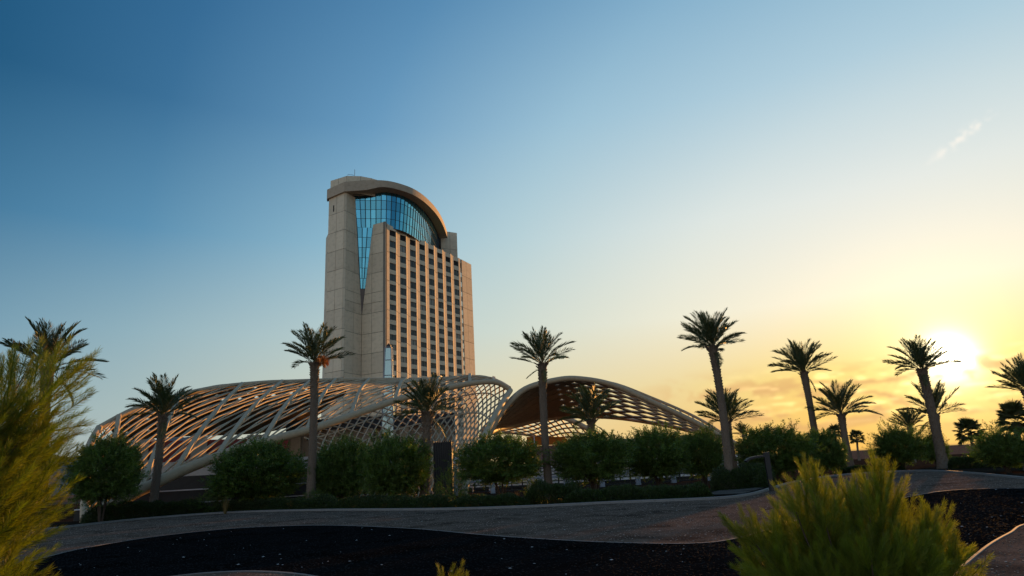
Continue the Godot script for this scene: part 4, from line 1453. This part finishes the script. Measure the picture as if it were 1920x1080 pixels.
func hedges():
	var i := 1.0 / 19.0
	var list := [
		["dark hedge at the foot of the canopy tube at the left", kerb_part(2.5 * i, 3.7 * i, 1.5), 2.0, 1.05, 2600],
		["low dark hedge along the kerb below the widest shrub tree", kerb_part(3.75 * i, 5.0 * i, 1.3), 1.8, 0.72, 2200],
		["low dark hedge along the kerb left of the thick palm", kerb_part(5.0 * i, 6.1 * i, 1.2), 1.7, 0.62, 2200],
		["low hedge along the kerb between the black cabinet and the slim palm", kerb_part(6.1 * i, 7.1 * i, 1.1), 1.6, 0.58, 2400],
		["taller dark bush hedge at the foot of the slim palm", kerb_part(7.0 * i, 7.75 * i, 1.9), 1.6, 1.05, 2600],
		["long low hedge along the kerb under the vault", kerb_part(7.5 * i, 9.2 * i, 1.2), 1.8, 0.68, 2600],
		["clipped hedge at the foot of the tallest palm", v2s([[9.6, -33.9], [11.2, -34.6], [12.6, -36.0], [13.6, -38.0]]), 1.7, 1.25, 3000],
		["hazy hedge below the sun right of the big palm trunk", v2s([[29.6, -46.6], [31.2, -45.8], [32.4, -43.6], [31.6, -41.0]]), 1.9, 1.0, 2600],
		["hedge along the far end of the gravel by the hazy shrub tree", v2s([[23.4, -49.4], [25.8, -50.2], [28.2, -49.6]]), 1.3, 0.5, 2400],
		["leafy ground hedge at the right edge", v2s([[29.5, -38.6], [28.2, -35.2], [26.8, -31.6], [25.2, -28.4]]), 2.0, 0.95, 2600]]
	var n := 0
	for d in list:
		var m: Vector2 = spline(d[1], 0.5)
		var o := Vector3(m.x, 0, m.y)
		var t := thing("hedge", d[0], "hedge", o, "hedges along the kerb")
		part(t, "foliage", hedge_mesh(d[1], d[2], d[3], d[4], o, 300 + n), M.leaf)
		n += 1
	rng.seed = 555
	var bush := crown_mesh(1234, 420, 22)
	for d in [["round bush at the foot of the black cabinet", -3.9, -36.2, 2.1, 1.9], ["small yellowish bush right of the forked shrub trunk", 0.6, -35.6, 1.5, 1.1], ["low bush between hedge and terrace wall at the left", -19.6, -41.6, 2.4, 1.3], ["bush under the tall palm left of the tower", -12.6, -40.4, 2.2, 1.1]]:
		var t := thing("bush", d[0], "bush", Vector3(d[1], 0, d[2]), "small bushes in the bed")
		part(t, "foliage", bush, M.leaf, Transform3D(Basis(Vector3.UP, rnd(0, TAU)).scaled(Vector3(d[3] * 0.5, d[4] * 0.62, d[3] * 0.5)), Vector3(0, d[4] * 0.4, 0)))
	# golden grass tufts
	for d in [["golden grass tuft beside the widest shrub tree", -17.6, -39.6, 1.0], ["pale grass tuft on the terrace behind the canopy tube", -21.0, -42.2, 1.1], ["dry grass tuft at the foot of the tall palm left of the tower", -13.7, -39.4, 0.7], ["yellow grass tuft below the forked shrub tree", -0.4, -33.6, 0.6], ["pale grass tuft behind the edge tube of the canopy", -20.0, -44.2, 1.7]]:
		var g := Geo.new()
		for k in 150:
			var a := rnd(0, TAU)
			var r := rnd(0.05, 0.55)
			var h: float = d[3] * rnd(0.6, 1.1)
			var e := Vector3(-sin(a), 0, cos(a)) * 0.006
			var p0 := Vector3(cos(a), 0, sin(a)) * 0.08 * rng.randf()
			var p1 := p0 + Vector3(cos(a) * r * 0.35, h * 0.7, sin(a) * r * 0.35)
			var p2 := p0 + Vector3(cos(a) * r, h * rnd(0.7, 1.0), sin(a) * r)
			var b := rnd(0.6, 1.3)
			var c := Color(0.24 * b, 0.17 * b, 0.06 * b)
			g.quad_c(p0 - e, p1 - e, p1 + e, p0 + e, c)
			g.quad_c(p1 - e, p2, p2, p1 + e, c)
		var t := thing("grass_tuft", d[0], "grass", Vector3(d[1], 0, d[2]), "grass tufts in the bed")
		part(t, "blades", g.mesh(), M.straw)

# ------------------------------------------------------------------ pines in the foreground
func shoot_mesh(sd: int) -> ArrayMesh:
	rng.seed = sd
	var g := Geo.new()
	var bend := Vector3(rnd(-0.05, 0.05), 0, rnd(-0.05, 0.05))
	var c0 := Color(1.5, 1.0, 0.5)
	g.quad_c(Vector3(-0.004, 0, 0), Vector3(-0.002, 0.26, 0) + bend, Vector3(0.002, 0.26, 0) + bend, Vector3(0.004, 0, 0), c0)
	g.quad_c(Vector3(0, 0, -0.004), Vector3(0, 0.26, -0.002) + bend, Vector3(0, 0.26, 0.002) + bend, Vector3(0, 0, 0.004), c0)
	for k in 150:
		var s := pow((k + 0.5) / 150.0, 0.85)
		var a := k * 2.39996 + rnd(-0.3, 0.3)
		var r := Vector3(cos(a), 0, sin(a))
		var p := Vector3(0, 0.27 * s, 0) + bend * s * s
		var spread := lerpf(0.95, 0.4, s) * rnd(0.6, 1.4)
		var d := (Vector3.UP + r * spread).normalized()
		var len := rnd(0.055, 0.1) * lerpf(1.0, 0.65, s)
		var w := d.cross(ball_dir()).normalized() * 0.0013
		var c := rnd(0.7, 1.25)
		var col := Color(c, c, c).lerp(Color(1.35, 1.2, 1.0), 0.5 * s)
		g.quad_c(p - w * 0.6, p + d * len * 0.5 - w, p + d * len, p + d * len * 0.5 + w, col)
	return g.mesh()

func pine(called: String, label: String, o: Vector3, leaders: Array, sd: int, shoots: Array, base := Color(0.18, 0.225, 0.028)):
	var t := thing(called, label, "pine", o)
	rng.seed = sd
	var sets := [[], [], []]
	for L in leaders:
		var pts: Array = L[0]
		var thick: float = L[1]
		var dens: float = L[2]
		var from: float = L[3]
		var g := Geo.new()
		var ln := smooth_line(pts, 12)
		var rad := []
		for k in 12:
			rad.append(lerpf(thick, thick * 0.25, k / 11.0))
		g.tube(ln, rad, 6)
		part(t, "branch", g.mesh(), M.pine_bark)
		var len := 0.0
		for k in 11:
			len += (ln[k] as Vector3).distance_to(ln[k + 1])
		var count := int(len * dens)
		for k in count:
			var s := lerpf(from, 1.0, (k + rng.randf()) / count)
			var p: Vector3 = spline(pts, s)
			var td: Vector3 = (spline(pts, minf(s + 0.04, 1.0)) - spline(pts, s - 0.04)).normalized()
			var out := ball_dir()
			out = (out - td * out.dot(td)).normalized()
			var tip := smoothstep(0.6, 1.0, s)
			var dir := (td * lerpf(0.75, 1.3, tip) + out * lerpf(0.9, 0.5, tip) + Vector3.UP * 0.45).normalized()
			var sc := rnd(0.7, 1.12) * lerpf(1.0, 0.85, tip)
			var reach := rnd(0.0, 0.24) * (1.0 - 0.7 * tip)
			var x := dir.cross(ball_dir()).normalized()
			var b := Basis(x, dir, x.cross(dir)).scaled(Vector3.ONE * sc)
			var c := rnd(0.7, 1.25)
			var young := rng.randf() * rng.randf()
			sets[rng.randi() % 3].append([Transform3D(b, p + out * reach), Color(base.r * c, base.g * c, base.b * c).lerp(Color(0.3 * c, 0.26 * c, 0.035 * c), young * 0.6)])
	for q in 3:
		var mm := MultiMesh.new()
		mm.transform_format = MultiMesh.TRANSFORM_3D
		mm.use_colors = true
		mm.mesh = shoots[q]
		mm.instance_count = sets[q].size()
		for k in sets[q].size():
			mm.set_instance_transform(k, sets[q][k][0])
			mm.set_instance_color(k, sets[q][k][1])
		var f := MultiMeshInstance3D.new()
		f.name = "needles"
		f.set_meta("kind", "stuff")
		f.multimesh = mm
		f.material_override = M.needle
		t.add_child(f, true)
	return t

func foreground_pines():
	var shoots := [shoot_mesh(1), shoot_mesh(2), shoot_mesh(3)]
	# left: a young pine with whorls of rising branches
	rng.seed = 31
	var o := Vector3(-3.34, 0, -3.6)
	var H := 2.02
	var leaders := [[[Vector3.ZERO, Vector3(0.02, 0.8, 0), Vector3(-0.02, 1.5, 0.02), Vector3(0.05, H, 0)], 0.045, 26.0, 0.72]]
	for k in 62:
		var h := 0.05 + 1.78 * (k + 0.5) / 62.0
		var a := k * 2.39996
		var r := 0.66 * pow(sin(PI * clampf(0.25 + 0.72 * (1.0 - h / H), 0.0, 1.0)), 0.8) * rnd(0.7, 1.12)
		r = maxf(r, 0.16)
		var d := Vector3(cos(a), 0, sin(a))
		var rise := rnd(0.5, 1.0)
		leaders.append([[Vector3(0, h, 0), Vector3(0, h, 0) + d * r * 0.4 + Vector3.UP * r * rise * 0.25, Vector3(0, h, 0) + d * r * 0.75 + Vector3.UP * r * rise * 0.62, Vector3(0, h, 0) + d * r + Vector3.UP * r * rise * 1.15], 0.012, 64.0, 0.38])
	pine("pine_tree", "young pine with yellow-green needles filling the left edge in front", o, leaders, 41, shoots, Color(0.13, 0.195, 0.028))
	# right: a low bushy pine with many upright leaders
	rng.seed = 32
	o = Vector3(2.52, 0, -5.3)
	leaders = []
	var tips := [[-0.95, 1.28, 0.1], [-0.8, 1.02, 0.3], [-0.62, 1.2, -0.1], [-0.52, 1.42, 0.1], [-0.38, 1.36, 0.25], [-0.3, 1.58, 0.0], [-0.14, 1.48, -0.2], [0.0, 1.38, 0.3], [0.08, 1.5, -0.1], [0.22, 1.46, 0.2], [0.38, 1.62, 0.05], [0.46, 1.5, -0.2], [0.58, 1.12, 0.2], [0.7, 1.05, 0.0], [0.86, 1.22, 0.05], [0.98, 1.26, -0.05], [0.93, 1.0, 0.2], [0.5, 0.95, 0.5], [0.2, 1.1, 0.5], [-0.2, 1.1, 0.55], [-0.55, 0.95, 0.5], [-0.9, 0.75, 0.25], [-1.0, 0.5, 0.1], [0.75, 0.7, 0.45], [-0.35, 0.75, 0.7], [0.1, 0.75, 0.75], [0.45, 0.6, 0.7], [-0.7, 0.5, 0.6], [0.3, 1.2, -0.5], [-0.3, 1.2, -0.5], [0.0, 1.3, -0.6], [-0.85, 1.0, -0.2], [0.6, 1.1, -0.4]]
	for d in tips:
		var e := Vector3(d[0] * (0.84 if d[0] < 0.0 else 0.64) * rnd(0.96, 1.04), d[1] * rnd(0.97, 1.03) - 0.06, d[2])
		var b := Vector3(e.x * 0.12, rnd(0.05, 0.4), e.z * 0.12)
		leaders.append([[b, Vector3(e.x * 0.5, lerpf(b.y, e.y, 0.28), e.z * 0.5), Vector3(e.x * 0.85, lerpf(b.y, e.y, 0.58), e.z * 0.85), e - Vector3(0, 0.2, 0)], 0.016, 64.0, 0.15])
	pine("pine_bush", "low bushy pine with upright yellow-green shoots in the right foreground", o, leaders, 42, shoots)
	# tip of a small seedling at the lower edge
	leaders = [[[Vector3.ZERO, Vector3(0.01, 0.24, 0), Vector3(0.0, 0.46, 0), Vector3(0.01, 0.62, 0)], 0.008, 30.0, 0.2], [[Vector3(0, 0.2, 0), Vector3(0.04, 0.34, 0), Vector3(0.07, 0.46, 0.0), Vector3(0.08, 0.52, 0)], 0.006, 22.0, 0.4]]
	pine("pine_seedling", "tip of a small yellow pine seedling at the lower edge", Vector3(-0.73, 0.0, -6.15), leaders, 43, shoots)

func small_things():
	# dark path light with a flat arm beside the right hedge
	var o := Vector3(11.4, 0, -31.0)
	var t := thing("path_light", "dark post with a flat shiny arm beside the clipped hedge", "lamp post", o)
	var g := Geo.new()
	g.hexa([Vector3(-0.09, 0, 0.07), Vector3(0.09, 0, 0.07), Vector3(0.09, 0, -0.07), Vector3(-0.09, 0, -0.07)], [Vector3(-0.13, 1.72, 0.07), Vector3(0.13, 1.76, 0.07), Vector3(0.13, 1.76, -0.07), Vector3(-0.13, 1.72, -0.07)])
	part(t, "post", g.mesh(), M.black_metal)
	g = Geo.new()
	var ln := smooth_line([Vector3(-0.13, 1.58, 0), Vector3(-0.45, 1.56, 0), Vector3(-0.8, 1.5, 0.0), Vector3(-1.0, 1.38, 0.0)], 10)
	var nn := []
	for q in ln:
		nn.append(Vector3.UP)
	g.bar(ln, nn, 0.34, 0.09)
	part(t, "arm", g.mesh(), M.black_metal)
